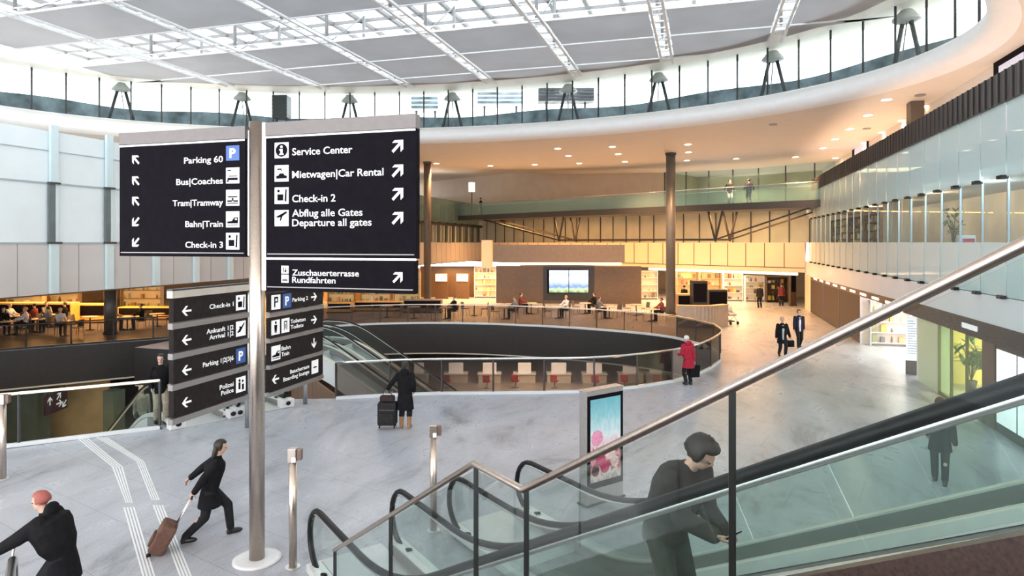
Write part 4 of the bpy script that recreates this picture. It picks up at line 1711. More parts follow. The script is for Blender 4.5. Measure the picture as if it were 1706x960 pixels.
# ================================================================== guidance strips in the floor
def strip(name, label, rows, cnt=4):
    """rows: (left px, right px, y) of a band of parallel white lines"""
    b = B()
    for j in range(cnt):
        u0, u1 = (j + 0.12) / cnt, (j + 0.66) / cnt
        for (l0, r0, y0), (l1, r1, y1) in zip(rows, rows[1:]):
            c = [onZ(lerp(l0, r0, u0), y0), onZ(lerp(l0, r0, u1), y0), onZ(lerp(l1, r1, u1), y1), onZ(lerp(l1, r1, u0), y1)]
            b.hexa([(p.x, p.y, 0.001) for p in c] + [(p.x, p.y, 0.006) for p in c])
    props(b.build(name, LINE_WHITE), label, 'guide strip', 'white guidance strips on the floor')


strip('guide_strip', 'white ribbed guidance strip in the floor, left one of two', [(128, 149, 731), (186, 206, 778), (209, 222, 838)], 4)
strip('guide_strip', 'short lower length of the left white guidance strip', [(205, 226, 846), (237, 261, 962), (250, 276, 1010)], 4)
strip('guide_strip', 'white ribbed guidance strip in the floor, right one of two', [(160, 180, 729), (227, 241, 769), (252, 267, 833)], 4)
strip('guide_strip', 'lower length of the right white guidance strip, beside the hurried walker', [(254, 273, 842), (299, 322, 962), (317, 342, 1010)], 4)

# ================================================================== LAMPS of the place, added fill lights among them
dl = [(1477, 165), (1446, 191), (1416, 214), (1391, 231), (1371, 246), (1544, 176), (1503, 200), (1470, 220), (1441, 237), (1325, 261), (1392, 263), (1226, 264), (1146, 240), (1147, 253), (1144, 267), (929, 247), (1020, 244), (947, 259), (1030, 256), (891, 274), (817, 276), (965, 271.5), (1041, 269), (727, 272)]
dl.sort()
for i, (px, py) in enumerate(dl):
    r = ray(px, py)
    z = 10.7
    for _ in range(6):
        t = (z - EYE) / r.z
        z = ceil_z(r.x * t, r.y * t)
    x, y = r.x * t, r.y * t
    side = 'left' if i < 12 else 'right'
    k = i if i < 12 else len(dl) - 1 - i
    t_ = thing('downlight', 'round recessed downlight in the beige ceiling, %s counted from the %s' % (ORD[k], side), 'downlight', (x, y, z), 0, 'downlights in the beige ceiling')
    B().lathe((0, 0, -0.03), [(0.19, 0.0), (0.24, 0.0), (0.24, 0.028), (0.19, 0.028)], 18).build('trim_ring', WHITE, t_, local=True)
    B().cyl((0, 0), 0.19, -0.045, -0.031, 18).build('lens', LIGHT_WARM, t_, local=True)
    if i % 2 == 0:
        lamp('downlight_lamp', (x, y, z - 0.15), 3000, (1.0, 0.55, 0.25), 0.2, 'SPOT', (0, 0, 0), spot=math.radians(130))
for px, py, nm in ((1444, 214, 'dark round speaker set in the beige ceiling'), (1288, 207, 'left round vent in the beige ceiling'), (1533, 158, 'right round vent in the beige ceiling')):
    p = onZ(px, py, 10.7)
    t_ = thing('ceiling_fitting', nm, 'ceiling fitting', (p.x, p.y, 10.7))
    B().cyl((0, 0), 0.17, -0.03, -0.004, 16).build('grille', BROWN_WALL if 'dark' in nm else CEIL, t_, local=True)
    B().lathe((0, 0, -0.04), [(0.16, 0), (0.2, 0.0), (0.2, 0.036), (0.16, 0.036)], 16).build('rim', GREY_METAL, t_, local=True)
WARM = (1.0, 0.62, 0.32)
AMB = (1.0, 0.55, 0.2)
lamp('shop_lamp', (0.0, 54.5, 2.5), 600, WARM, 7, 'AREA', (0, 0, 0), 4)
lamp('shop_lamp', (-14.0, 60.0, 2.5), 350, WARM, 8, 'AREA', (0, 0, 0), 3)
lamp('cafe_lamp', (-19.0, 51.0, 2.6), 700, AMB, 5, 'AREA', (0, 0, 0), 3)
lamp('cafe_lamp', (-35.0, 30.0, 2.6), 1100, AMB, 9, 'AREA', (0, 0, 0), 5)
lamp('cafe_lamp', (-33.0, 45.0, 2.6), 900, AMB, 9, 'AREA', (0, 0, 0), 6)
lamp('shop_lamp', (10.2, 30.4, 2.35), 700, (1.0, 0.86, 0.80), 4.5, 'AREA', (0, 0, 0), 6)
lamp('shop_lamp', (10.2, 21.8, 2.35), 500, (1.0, 0.85, 0.45), 3.5, 'AREA', (0, 0, 0), 3.2)
for gy, gc in ((16, (0.95, 0.95, 1)), (20, (0.95, 0.95, 1)), (24, (1, 0.9, 0.8)), (29, WARM), (34, WARM), (39, WARM), (44, WARM)):
    lamp('gallery_lamp', (8.6, gy, 6.6), 170, gc, 0.04)
lamp('upper_lamp', (3.0, 55.5, 10.3), 300, (1.0, 0.85, 0.5), 6, 'AREA', (0, 0, 0), 3)
lamp('basement_lamp', (-10, 42, -1.85), 900, (1.0, 0.86, 0.7), 10, 'AREA', (0, 0, 0), 4)
lamp('ceiling_fill', (8.3, 24, 7.8), 200, (1.0, 0.72, 0.52), 0.8, 'AREA', (PI, 0, 0), 22)  # added fill, hidden behind the right parapet to brighten the ceiling
lamp('far_end_fill', (-8, 55.0, 6.9), 3000, (1.0, 0.46, 0.15), 30, 'AREA', (0, 0, -0.507), 0.8)  # added warm fill under the deck for far facade and floor, no fitting there
lamp('ceiling_fill', (8.3, 42, 7.8), 130, (1.0, 0.72, 0.52), 0.8, 'AREA', (PI, 0, 0), 14)  # second added fill for the ceiling, further along the right gallery
lamp('ceiling_fill', (-26.5, 40, 7.8), 900, (1.0, 0.88, 0.76), 1.0, 'AREA', (PI, 0, 0), 50)  # added fill out of sight on the left gallery, lifts the ceiling
lamp('basement_lamp', (-23, 18, -1.85), 500, (1.0, 0.72, 0.38), 4, 'AREA', (0, 0, 0), 4)

# ================================================================== right-hand shops on the ground floor
t = thing('roller_shutter', 'closed dark brown shop shutter of three panels on the right', 'shutter', (RX, 34.3, 0))
for i in range(3):
    a, c = lerp(34.3, 48.6, i / 3), lerp(34.3, 48.6, (i + 1) / 3)
    B().box(RX - 0.02, RX + 0.1, a + 0.02, c - 0.02, 0.02, 2.3).build('shutter_panel', SHUTTER, t)
    B().box(RX - 0.05, RX + 0.1, c - 0.02, c + 0.02, 0.0, 2.3).build('guide', GREY_METAL, t)
struct(B().box(RX - 0.03, RX + 0.4, 48.7, 51.3, 0, 2.5), 'wall_right_pier', M('cream_wall', (0.78, 0.68, 0.54), 0.5, 0, 1, 0.05))
b = B()
b.hexa([(RX - 0.03, 27.2, 2.28), (RX + 0.25, 27.2, 2.28), (RX + 0.25, 48.7, 2.2), (RX - 0.03, 48.7, 2.2), (RX - 0.03, 27.2, 2.6), (RX + 0.25, 27.2, 2.6), (RX + 0.25, 48.7, 2.42), (RX - 0.03, 48.7, 2.42)])
struct(b, 'trim_11', M('sign_band', (0.12, 0.075, 0.05), 0.4, 0, 0.8, 0.4))
for i in range(9):
    y = 28.5 + i * 2.2
    props(B().box(RX - 0.06, RX - 0.031, y, y + 1.1, 2.33, 2.44).build('shop_sign', LIGHT_SOFT), 'small lit shop sign on the brown band over the shutters, %s from the right' % ORD[i], 'shop sign', 'small lit shop signs')
struct(B().box(RX - 0.05, RX + 0.3, 9.5, 27.2, 2.2, 2.68), 'trim_12', DARK)
p = onX(1604, 533, RX - 0.06)
p2 = onX(1628, 541, RX - 0.06)
props(B().box(RX - 0.09, RX - 0.052, p2.y, p.y, 2.38, 2.52).build('shop_sign', SIGN_WHITE), 'small white shop sign on the black band at the right', 'shop sign')
# pink-lit shop
struct(B().box(RX + 0.1, 14.0, 27.0, 34.2, 2.45, 2.5), 'ceiling_pink_shop', LIGHT_PINK)
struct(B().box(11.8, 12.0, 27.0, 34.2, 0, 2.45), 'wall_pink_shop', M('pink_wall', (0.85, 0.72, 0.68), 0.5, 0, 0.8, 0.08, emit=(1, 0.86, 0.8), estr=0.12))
struct(B().box(RX, 12, 34.15, 34.3, 0, 2.45), 'wall_pink_shop_end', MATS['pink_wall'])
struct(B().box(RX, 12, 25.6, 25.75, 0, 2.45), 'wall_pink_shop_side', M('white_wall', (0.82, 0.81, 0.78), 0.5, 0, 1, 0.03))
struct(B().box(RX + 0.05, RX + 0.065, 26.9, 34.2, 0.02, 2.28), 'window_6', G_CLEAR)
# glass-fronted shop
struct(B().box(RX, RX + 0.35, 23.6, 25.6, 0, 2.2), 'wall_green_pier', M('pale_green', (0.56, 0.66, 0.42), 0.3, 0, 0.6, 0.12))
struct(B().box(11.6, 11.8, 19.6, 25.6, 0, 2.45), 'wall_yellow_shop', M('yellow_wall', (0.72, 0.62, 0.22), 0.5, 0, 0.8, 0.2))
struct(B().box(RX, 14, 19.4, 25.6, 2.4, 2.45), 'ceiling_yellow_shop', SOFFIT)
b = B()
for y in (20.15, 21.3, 22.5, 23.55):
    b.box(RX - 0.02, RX + 0.05, y - 0.03, y + 0.03, 0, 2.2)
b.box(RX - 0.02, RX + 0.05, 20.15, 23.55, 0, 0.08)
struct(b, 'window_7_frame', M('olive_frame', (0.22, 0.22, 0.10), 0.4, 0.3, 4, 0.1))
struct(B().box(RX + 0.01, RX + 0.025, 20.15, 23.55, 0.08, 2.2), 'window_7', G_WIN)
struct(B().box(RX - 0.04, RX + 0.35, 19.35, 20.12, 0, 2.2), 'wall_dark_pier', BROWN_WALL)
t = thing('light_box', 'large white lit advertising box at the right edge behind the escalator', 'light box', (RX, 17.0, 0))
B().box(RX - 0.02, RX + 0.3, 14.4, 19.3, 0.0, 2.2).build('housing', DARK_GREY, t)
for i, (a, c) in enumerate(((14.5, 16.4), (16.5, 18.1), (18.2, 19.25))):
    B().box(RX - 0.035, RX - 0.02, a, c, 0.25, 2.1).build('lit_face', M('lit_face', (0.9, 0.88, 0.92), 0.4, 0, 1.4, 0.12, emit=(1, 0.97, 1.0), estr=0.75), t)
g = onZ(1521, 624)
t = thing('poster_stand', 'white poster stand with dark foot in front of the pink shop', 'poster stand', (g.x, g.y, 0), YAW - 0.5)
B().box(-0.22, 0.22, -0.03, 0.03, 0.5, 2.1).build('poster', SIGN_WHITE, t, local=True)
b = B()
rnd = random.Random(5)
for i in range(14):
    z = 0.75 + i * 0.09
    b.box(-0.17, rnd.uniform(-0.02, 0.17), -0.034, -0.03, z, z + 0.03)
b.build('printed_lines', M('print_blue', (0.45, 0.55, 0.68), 0.5, 0, 10, 0.1), t, local=True)
B().box(-0.23, 0.23, -0.08, 0.08, 0.0, 0.5).build('foot', M('stand_brown', (0.10, 0.085, 0.07), 0.5, 0, 5, 0.1), t, local=True)


def plant(label, loc, h, n, spread, seed, pot=True, group=None, leafs=0.16):
    r = random.Random(seed)
    t = thing('potted_plant', label, 'plant', loc, 0, group)
    ph = h * 0.22 if pot else 0
    if pot:
        B().lathe((0, 0, 0), [(h * 0.08, 0), (h * 0.11, ph), (h * 0.095, ph), (h * 0.09, ph - 0.02)], 14).build('pot', M('pot_dark', (0.06, 0.05, 0.045), 0.5, 0, 6, 0.1), t, local=True)
    stem, leaf = B(), B()
    for i in range(n):
        a = r.uniform(0, 2 * PI)
        rr = spread * r.uniform(0.2, 1)
        z1 = lerp(ph, h, r.uniform(0.45, 1))
        path = [(0, 0, ph), (rr * 0.3 * math.cos(a), rr * 0.3 * math.sin(a), lerp(ph, z1, 0.6)), (rr * math.cos(a), rr * math.sin(a), z1)]
        stem.tube(path, 0.012, 5)
        for k in range(5):
            u = 0.45 + 0.55 * k / 4
            pz = Vector(path[1]).lerp(Vector(path[2]), u)
            rot = Matrix.Rotation(r.uniform(0, 6.28), 3, 'Z') @ Matrix.Rotation(r.uniform(-0.9, 0.9), 3, 'Y')
            leaf.ell(pz + rot @ Vector((leafs * 0.7, 0, 0)), (leafs, leafs * 0.35, 0.008), 7, 4, 0, rot)
    stem.build('stems', M('stem_brown', (0.12, 0.10, 0.04), 0.6, 0, 10, 0.1), t, local=True)
    leaf.build('leaves', M('leaf_green', (0.08, 0.15, 0.04), 0.45, 0, 8, 0.4), t, local=True)
    return t


struct(B().box(RX + 0.4, 11.6, 25.42, 25.55, 0, 2.4), 'wall_yellow_shop_end', MATS['yellow_wall'])
plant('big leafy plant behind the yellow-lit shop window', (8.1, 22.3, 0), 1.9, 16, 0.7, 1, leafs=0.2)
plant('smaller leafy plant in the yellow-lit shop, by the green pier', (8.35, 24.3, 0), 1.5, 12, 0.4, 2, leafs=0.18)
pp_ = onX(1588, 404, 8.8)
struct(B().box(RX + 0.3, 11.2, 10, 49, 3.42, 4.02), 'floor_gallery_inner', M('gallery_floor', (0.40, 0.34, 0.28), 0.4, 0, 1, 0.1))
plant('tall thin houseplant behind the right gallery window', (8.6, onX(1588, 404, 8.6).y, 4.02), 2.0, 9, 0.45, 4, leafs=0.15)
yy = onX(1610, 395, 8.0).y
t = thing('red_machine', 'small red and white box appliance in the right gallery window', 'appliance', (8.0, yy, 4.02))
B().box(-0.2, 0.2, -0.18, 0.18, 0, 1.0).build('cabinet', WHITE_METAL, t, local=True, bevel=0.02)
B().box(-0.16, 0.16, -0.2, -0.18, 0.3, 0.9).build('red_front', M('red_front', (0.55, 0.06, 0.06), 0.4, 0, 5, 0.1), t, local=True)
B().box(-0.08, 0.08, -0.205, -0.2, 0.55, 0.72).build('dark_window', DARK, t, local=True)
for k, (pa, pb_) in enumerate(((1472, 1487), (1489, 1503), (1505, 1518))):
    ya, yb_ = onX(pb_, 380, 7.7).y, onX(pa, 380, 7.7).y
    b = B()
    n = 24
    pts = []
    for i in range(n + 1):
        y = lerp(ya, yb_, i / n)
        x = 7.7 + 0.05 * math.sin(i * 1.6)
        pts += [(x, y, 4.05), (x, y, 6.7)]
    b.grid(pts, n + 1, 2)
    b.grid([(q[0] + 0.01, q[1], q[2]) for q in pts], n + 1, 2)
    props(b.build('curtain', FABRIC('curtain_cream', (0.88, 0.83, 0.75), 0.5) if 'curtain_cream' not in MATS else MATS['curtain_cream']), 'cream curtain in the right gallery window, %s from the left' % ORD[k], 'curtain', 'cream gallery curtains')


def shelf(label, a, c, depth, h, levels, mats, goods, seed, group, z0=0.0, back=None):
    """shelf unit standing on the line a-c with individual goods"""
    r = random.Random(seed)
    a, c = Vector(a[:2]), Vector(c[:2])
    w = (c - a).length
    ang = math.atan2((c - a).y, (c - a).x)
    t = thing('display_shelf', label, 'shelf', (a.x, a.y, z0), ang)
    for x in (0, w - 0.04):
        B().box(x, x + 0.04, 0, depth, 0, h).build('upright', mats[0], t, local=True)
    B().box(0, w, depth - 0.03, depth, 0, h).build('back_panel', back or mats[1], t, local=True)
    zs = [0.12 + (h - 0.15) * i / levels for i in range(levels)] + [h - 0.04]
    for z in zs:
        B().box(0.04, w - 0.04, 0, depth - 0.03, z, z + 0.03).build('shelf_board', mats[0], t, local=True)
    mw = TW[t.name]
    for i in range(levels):
        n = max(2, int(w / 0.34))
        for j in range(n):
            if r.random() < 0.18:
                continue
            ww, hh = 0.26 * r.uniform(0.6, 1), min((h - 0.2) / levels - 0.08, r.uniform(0.16, 0.42))
            x = 0.08 + (w - 0.2) * j / n
            kind = r.random()
            m = r.choice(GOODS)
            z = zs[i] + 0.03
            bb = B()
            if kind < 0.5:
                bb.box(0, ww, 0, 0.2, 0, hh)
                nm, cat, lb = 'packet', 'packet', 'boxed goods on the '
            else:
                bb.lathe((ww / 2, 0.1, 0), [(ww * 0.28, 0), (ww * 0.3, hh * 0.6), (ww * 0.14, hh * 0.78), (ww * 0.12, hh)], 8)
                nm, cat, lb = 'bottle', 'bottle', 'bottle on the '
            for v in range(len(bb.v)):
                bb.v[v] = mw @ (bb.v[v] + Vector((x, 0.06, z)))
            props(bb.build(nm, m), lb + goods, cat, group + (' bottles' if kind >= 0.5 else ' packets'))
    return t


GOODS = [M('goods_%d' % i, c, 0.4, 0, 8, 0.15) for i, c in enumerate(((0.70, 0.55, 0.25), (0.15, 0.10, 0.07), (0.75, 0.72, 0.65), (0.45, 0.10, 0.08), (0.55, 0.45, 0.10), (0.25, 0.28, 0.14), (0.62, 0.35, 0.15), (0.10, 0.12, 0.16)))]
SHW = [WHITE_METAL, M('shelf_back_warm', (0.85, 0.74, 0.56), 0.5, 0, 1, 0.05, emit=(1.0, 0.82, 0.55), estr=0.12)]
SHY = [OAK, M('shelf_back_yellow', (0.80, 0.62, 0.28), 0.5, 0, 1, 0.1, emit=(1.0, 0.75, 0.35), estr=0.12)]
SHD = [DARK_WOOD, M('shelf_back_dark', (0.20, 0.12, 0.06), 0.5, 0, 1, 0.1)]
for k, (pa, pb_, d, h, mats, lb) in enumerate((
        (1052, 1096, 54.5, 2.4, SHW, 'white lit shelf left of the grey column'),
        (1128, 1164, 54.0, 2.4, SHY, 'yellow lit shelf right of the grey column'),
        (1166, 1202, 53.5, 2.4, SHY, 'yellow lit shelf behind the dark kiosk'),
        (1206, 1238, 53.0, 2.4, SHW, 'bright white shelf in the far shop'),
        (1242, 1274, 52.6, 2.1, SHW, 'white shelf beside the far right shop entrance'),
        (1278, 1312, 52.0, 2.0, SHD, 'dark goods rack at the end of the hall'))):
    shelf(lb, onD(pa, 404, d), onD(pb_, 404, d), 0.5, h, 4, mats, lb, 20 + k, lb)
shelf('lit display cabinet left of the brown screen wall', onD(790, 404, 56), onD(827, 404, 56), 0.5, 2.7, 5, SHW, 'lit cabinet left of the screen wall', 31, 'cabinet by the screen wall')
for k in range(4):
    a = onX(1366 + k * 28, 404, 8.9)
    c = onX(1366 + k * 28 + 26, 404, 8.9)
    shelf('brown bookcase in the right gallery window, %s from the left' % ORD[k], (8.6, a.y), (8.6, c.y), 0.35, 2.3, 5, SHD, 'brown gallery bookcase, %s from the left' % ORD[k], 40 + k, 'gallery bookcase %s' % ORD[k], 4.02)
for k, (pa, pb_) in enumerate(((10, 70), (75, 130), (200, 268))):
    d = 41 + k * 3
    shelf('back bar shelf of the left cafe, %s from the left' % ORD[k], onD(pa, 404, d), onD(pb_, 404, d), 0.4, 2.5, 4, SHY, 'back bar of the left cafe, %s shelf' % ORD[k], 50 + k, 'left back bar %s' % ORD[k])
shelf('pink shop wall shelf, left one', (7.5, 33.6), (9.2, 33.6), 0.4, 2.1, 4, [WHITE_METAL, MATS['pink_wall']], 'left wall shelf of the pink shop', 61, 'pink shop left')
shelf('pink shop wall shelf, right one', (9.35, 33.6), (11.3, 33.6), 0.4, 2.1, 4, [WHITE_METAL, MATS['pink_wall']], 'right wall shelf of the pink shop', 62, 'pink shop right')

# light troughs over the far shops
b = B()
b.slab(fac(0.02, -0.3), fac(0.38, -0.3), 0.25, 2.36, 2.56)
props(b.build('light_trough', LIGHT_SOFT), 'long bright light trough over the far shop fronts', 'light')
t = thing('green_pendant', 'lime green hanging shop sign at the end of the hall', 'shop sign', tuple(onD(1284, 449, 50)))
p = onD(1284, 449, 50)
B().lathe((p.x, p.y, p.z - 0.35), [(0.1, 0), (0.3, 0.12), (0.3, 0.55), (0.2, 0.65)], 14).build('shade', M('lime', (0.45, 0.75, 0.1), 0.4, 0, 5, 0.1, emit=(0.5, 0.9, 0.1), estr=0.4), t)
B().tube([(p.x, p.y, p.z + 0.3), (p.x, p.y, 2.62)], 0.02, 6).build('rod', DARK_GREY, t)

# ================================================================== screen wall, bulkhead
wa, wb2 = onD(827, 404, 51.5), onD(1068, 404, 50.5)
struct(B().slab(wa, wb2, 0.35, 0.0, 2.95), 'wall_screen', BROWN_WALL)
sa, sb2 = onD(905, 404, 51.0), onD(990, 404, 50.65)
struct(B().slab(onD(905, 404, 51.0), onD(990, 404, 50.65), 0.1, 0.25, 2.95), 'trim_13', DARK)
t = thing('video_screen', 'two-panel bright blue video screen on the brown wall', 'screen', (sa.x, sa.y, 0.9))
SCR = poster_mat('screen_picture', [(0.0, (0.10, 0.22, 0.12)), (0.14, (0.35, 0.55, 0.35)), (0.24, (0.10, 0.20, 0.48)), (0.42, (0.30, 0.45, 0.80)), (0.6, (0.80, 0.85, 0.95)), (0.8, (0.35, 0.50, 0.88)), (1.0, (0.75, 0.80, 0.95))], blobs=True, estr=1.0, nscale=3.0)
for k, (pa, pb_) in enumerate(((915, 947), (948, 980))):
    a, c = onD(pa, 404, 50.75), onD(pb_, 404, 50.6)
    B().slab(a, c, 0.06, 0.88, 2.62).build('display', SCR, t)
B().slab(onD(911.5, 404, 50.83), onD(983.5, 404, 50.67), 0.04, 0.82, 2.68).build('bezel', SIGN_BLACK, t)
struct(B().slab(onD(822, 404, 50), onD(1040, 404, 49.5), 0.6, 3.28, 4.62), 'trim_14', TAUPE)
b = B()
b.slab(onD(830, 404, 51.5), onD(1035, 404, 51), 0.4, 3.02, 3.2)
props(b.build('light_cove', LIGHT_SOFT), 'warm light cove under the brown bulkhead above the screen wall', 'light')
struct(B().slab(onD(803, 404, 56), onD(820, 404, 55.8), 0.4, 2.6, 5.0), 'wall_pillar_cream', FASCIA_WARM)
t = thing('wall_lamp', 'bright wall lamp glowing at the left end of the footbridge', 'lamp', tuple(onD(786, 312, 70)))
p = onD(786, 312, 70)
B().cyl((p.x, p.y), 0.34, p.z - 0.5, p.z + 0.5, 16).build('shade', LIGHT_SOFT, t)
B().tube([(p.x, p.y, 7.5), (p.x, p.y, p.z)], 0.06, 8).build('pole', DARK_GREY, t)

# low beige wall, kiosks beyond the void
a, c = onZ(1128, 545), onZ(1209, 543)
t = thing('low_wall', 'low beige curved wall behind the right end of the void balustrade', 'low wall', (a.x, a.y, 0))
A2, C2 = Vector((a.x, a.y)), Vector((c.x, c.y))
mid = (A2 + C2) / 2 + Vector((0.3, -0.5))
cv = catmull([(A2.x, A2.y, 0), (mid.x, mid.y, 0), (C2.x, C2.y, 0)], 8)
b = B()
for p, q in zip(cv, cv[1:]):
    b.slab(p, q, 0.35, 0.0, 1.2)
b.build('body', M('beige_wall', (0.45, 0.35, 0.27), 0.5, 0, 3, 0.08), t)
b = B()
for p, q in zip(cv, cv[1:]):
    b.slab(p, q, 0.45, 1.2, 1.25)
b.build('top', OAK, t)


def kiosk(px0, px1, ytop, d, label, mat=DARK, dep=0.7):
    a, c = onD(px0, 404, d), onD(px1, 404, d)
    h = EYE - (ytop - HOR) * d / FPX
    w = (Vector((c.x, c.y)) - Vector((a.x, a.y))).length
    t = thing('kiosk', label, 'kiosk', (a.x, a.y, 0), math.atan2(c.y - a.y, c.x - a.x))
    B().box(0, w, 0, dep, 0, h).build('cabinet', mat, t, local=True, bevel=0.02)
    B().box(0.06, w - 0.06, -0.015, 0.0, h * 0.4, h * 0.92).build('front_panel', SIGN_BLACK, t, local=True)
    B().box(-0.03, w + 0.03, -0.03, dep + 0.03, 0, 0.08).build('plinth', DARK_GREY, t, local=True)


kiosk(1154, 1179, 468, 42, 'tall black kiosk cabinet right of the grey column')
kiosk(1181, 1212, 483, 43, 'lower dark kiosk beside the tall black kiosk')
kiosk(1129, 1152, 490, 43, 'oak service counter just right of the grey column', OAK)
kiosk(672, 735, 500, 44, 'grey-brown cafe counter block behind the void', TAUPE, 1.0)
kiosk(590, 672, 503, 45, 'amber lit bar counter behind the void, beside the sign', AMBER, 0.9)
kiosk(545, 585, 505, 44, 'amber cafe counter at the left end of the void', AMBER, 0.8)
kiosk(1345 - 28, 1345 - 18, 452, 49, 'thin dark post cabinet at the far corner of the hall', DARK_WOOD, 0.3)
for k, (pa, pb_, yt, d) in enumerate(((-20, 118, 505, 37.5), (120, 176, 507, 38.5), (196, 285, 512, 40))):
    kiosk(pa, pb_, yt, d, 'amber lit bar counter in the left cafe, %s from the left' % ORD[k], AMBER, 0.8)
b = B()
p, q = onD(540, 404, 53), onD(700, 404, 53)
b.slab(p, q, 0.2, 0, 2.7)
struct(b, 'wall_cafe_amber', M('amber_wall', (0.55, 0.32, 0.12), 0.5, 0, 0.9, 0.5))
b = B()
b.slab(onD(700, 404, 57), onD(800, 404, 57), 0.2, 0, 2.7)
struct(b, 'wall_cafe_brown', DARK_WOOD)
for k, (pa, pb_) in enumerate(((545, 590), (600, 650), (655, 700))):
    shelf('amber cafe shelf behind the void, %s from the left' % ORD[k], onD(pa, 404, 51), onD(pb_, 404, 51), 0.4, 2.5, 4, SHY, 'amber cafe shelf, %s from the left' % ORD[k], 70 + k, 'amber cafe shelf %s' % ORD[k])
for k, px in enumerate((735, 770)):
    p = onD(px, 404, 55)
    t = thing('menu_panel', 'small warm lit panel on the brown cafe wall, %s' % ('left' if k == 0 else 'right'), 'panel', (p.x, p.y, 0))
    B().box(p.x - 0.5, p.x + 0.5, p.y - 0.05, p.y + 0.05, 1.5, 2.1).build('lit_front', LIGHT_SOFT, t)
    B().box(p.x - 0.56, p.x + 0.56, p.y + 0.05, p.y + 0.2, 0, 2.16).build('stand', DARK_WOOD, t)

# ================================================================== tables and chairs
tb = thing('cafe_table', 'x', 'table', (0, 0, 0))
B().lathe((0, 0, 0), [(0.22, 0), (0.22, 0.02), (0.04, 0.04), (0.035, 0.7)], 14).build('pedestal', DARK_GREY, tb, local=True)
B().cyl((0, 0), 0.4, 0.70, 0.74, 20).build('tabletop', M('table_top', (0.55, 0.42, 0.30), 0.35, 0, 6, 0.1), tb, local=True)
ch = thing('cafe_chair', 'x', 'chair', (0, 0, 0))
CHM = M('chair_shell', (0.11, 0.09, 0.08), 0.4, 0, 6, 0.15)
B().box(-0.21, 0.21, -0.2, 0.22, 0.43, 0.47).build('seat', CHM, ch, local=True, bevel=0.015)
b = B()
pts = []
for i in range(7):
    for j in range(5):
        u, v = i / 6 * 2 - 1, j / 4
        pts.append((0.21 * u, -0.2 - 0.06 * v + 0.05 * u * u, 0.5 + 0.36 * v))
b.grid(pts, 7, 5)
b.grid([(p[0], p[1] - 0.02, p[2]) for p in pts], 7, 5)
b.build('backrest', CHM, ch, local=True)
for x in (-0.18, 0.18):
    for y in (-0.18, 0.19):
        B().tube([(x * 1.1, y * 1.15, 0), (x, y, 0.44)], 0.013, 6).build('leg', GREY_METAL, ch, local=True)
    B().tube([(x, -0.19, 0.42), (x, -0.215, 0.58)], 0.013, 6).build('back_post', GREY_METAL, ch, local=True)
mid_spots = [(645, 41.5), (690, 41), (742, 40.5), (790, 42.5), (840, 40.5), (885, 43.5), (930, 41), (975, 43.5), (1015, 41), (1060, 42.5), (1085, 39.5)]
left_spots = [(15, 33.5), (62, 34.5), (108, 33.2), (150, 35.5), (212, 35.5), (262, 37), (36, 36), (84, 36.6)]
SEATS = []
first_t, first_c = True, True
for grp, spots, where in (('mid', mid_spots, 'beyond the void'), ('left', left_spots, 'in the left cafe')):
    for k, (px, d) in enumerate(spots):
        p = onD(px, 404, d)
        lab = 'round cafe table %s, %s from the left' % (where, ORD[k])
        if first_t:
            o = tb
            o.location = (p.x, p.y, 0)
            o['label'] = lab
            o['group'] = 'cafe tables beyond the void'
            first_t = False
        else:
            o = dup(tb, (p.x, p.y, 0), 0, lab, 'cafe tables ' + where)
        rnd = random.Random(k * 7 + len(spots))
        base = rnd.uniform(0, 6.28)
        for s in range(2 if grp == 'mid' else 2):
            a = (0.3 if s == 0 else PI - 0.2) + YAW + rnd.uniform(-0.5, 0.5)
            cx, cy = p.x + 0.68 * math.cos(a), p.y + 0.68 * math.sin(a)
            rz = a + PI / 2          # chair front (+y) looks at the table
            lab = 'dark cafe chair, %s side of the %s table %s' % ('right' if s == 0 else 'left', ORD[k], where)
            if first_c:
                o = ch
                o.location = (cx, cy, 0)
                o.rotation_euler = (0, 0, rz)
                o['label'] = lab
                o['group'] = 'cafe chairs ' + where
                first_c = False
            else:
                dup(ch, (cx, cy, 0), rz, lab, 'cafe chairs ' + where)
            SEATS.append((grp, k, s, cx, cy, rz))

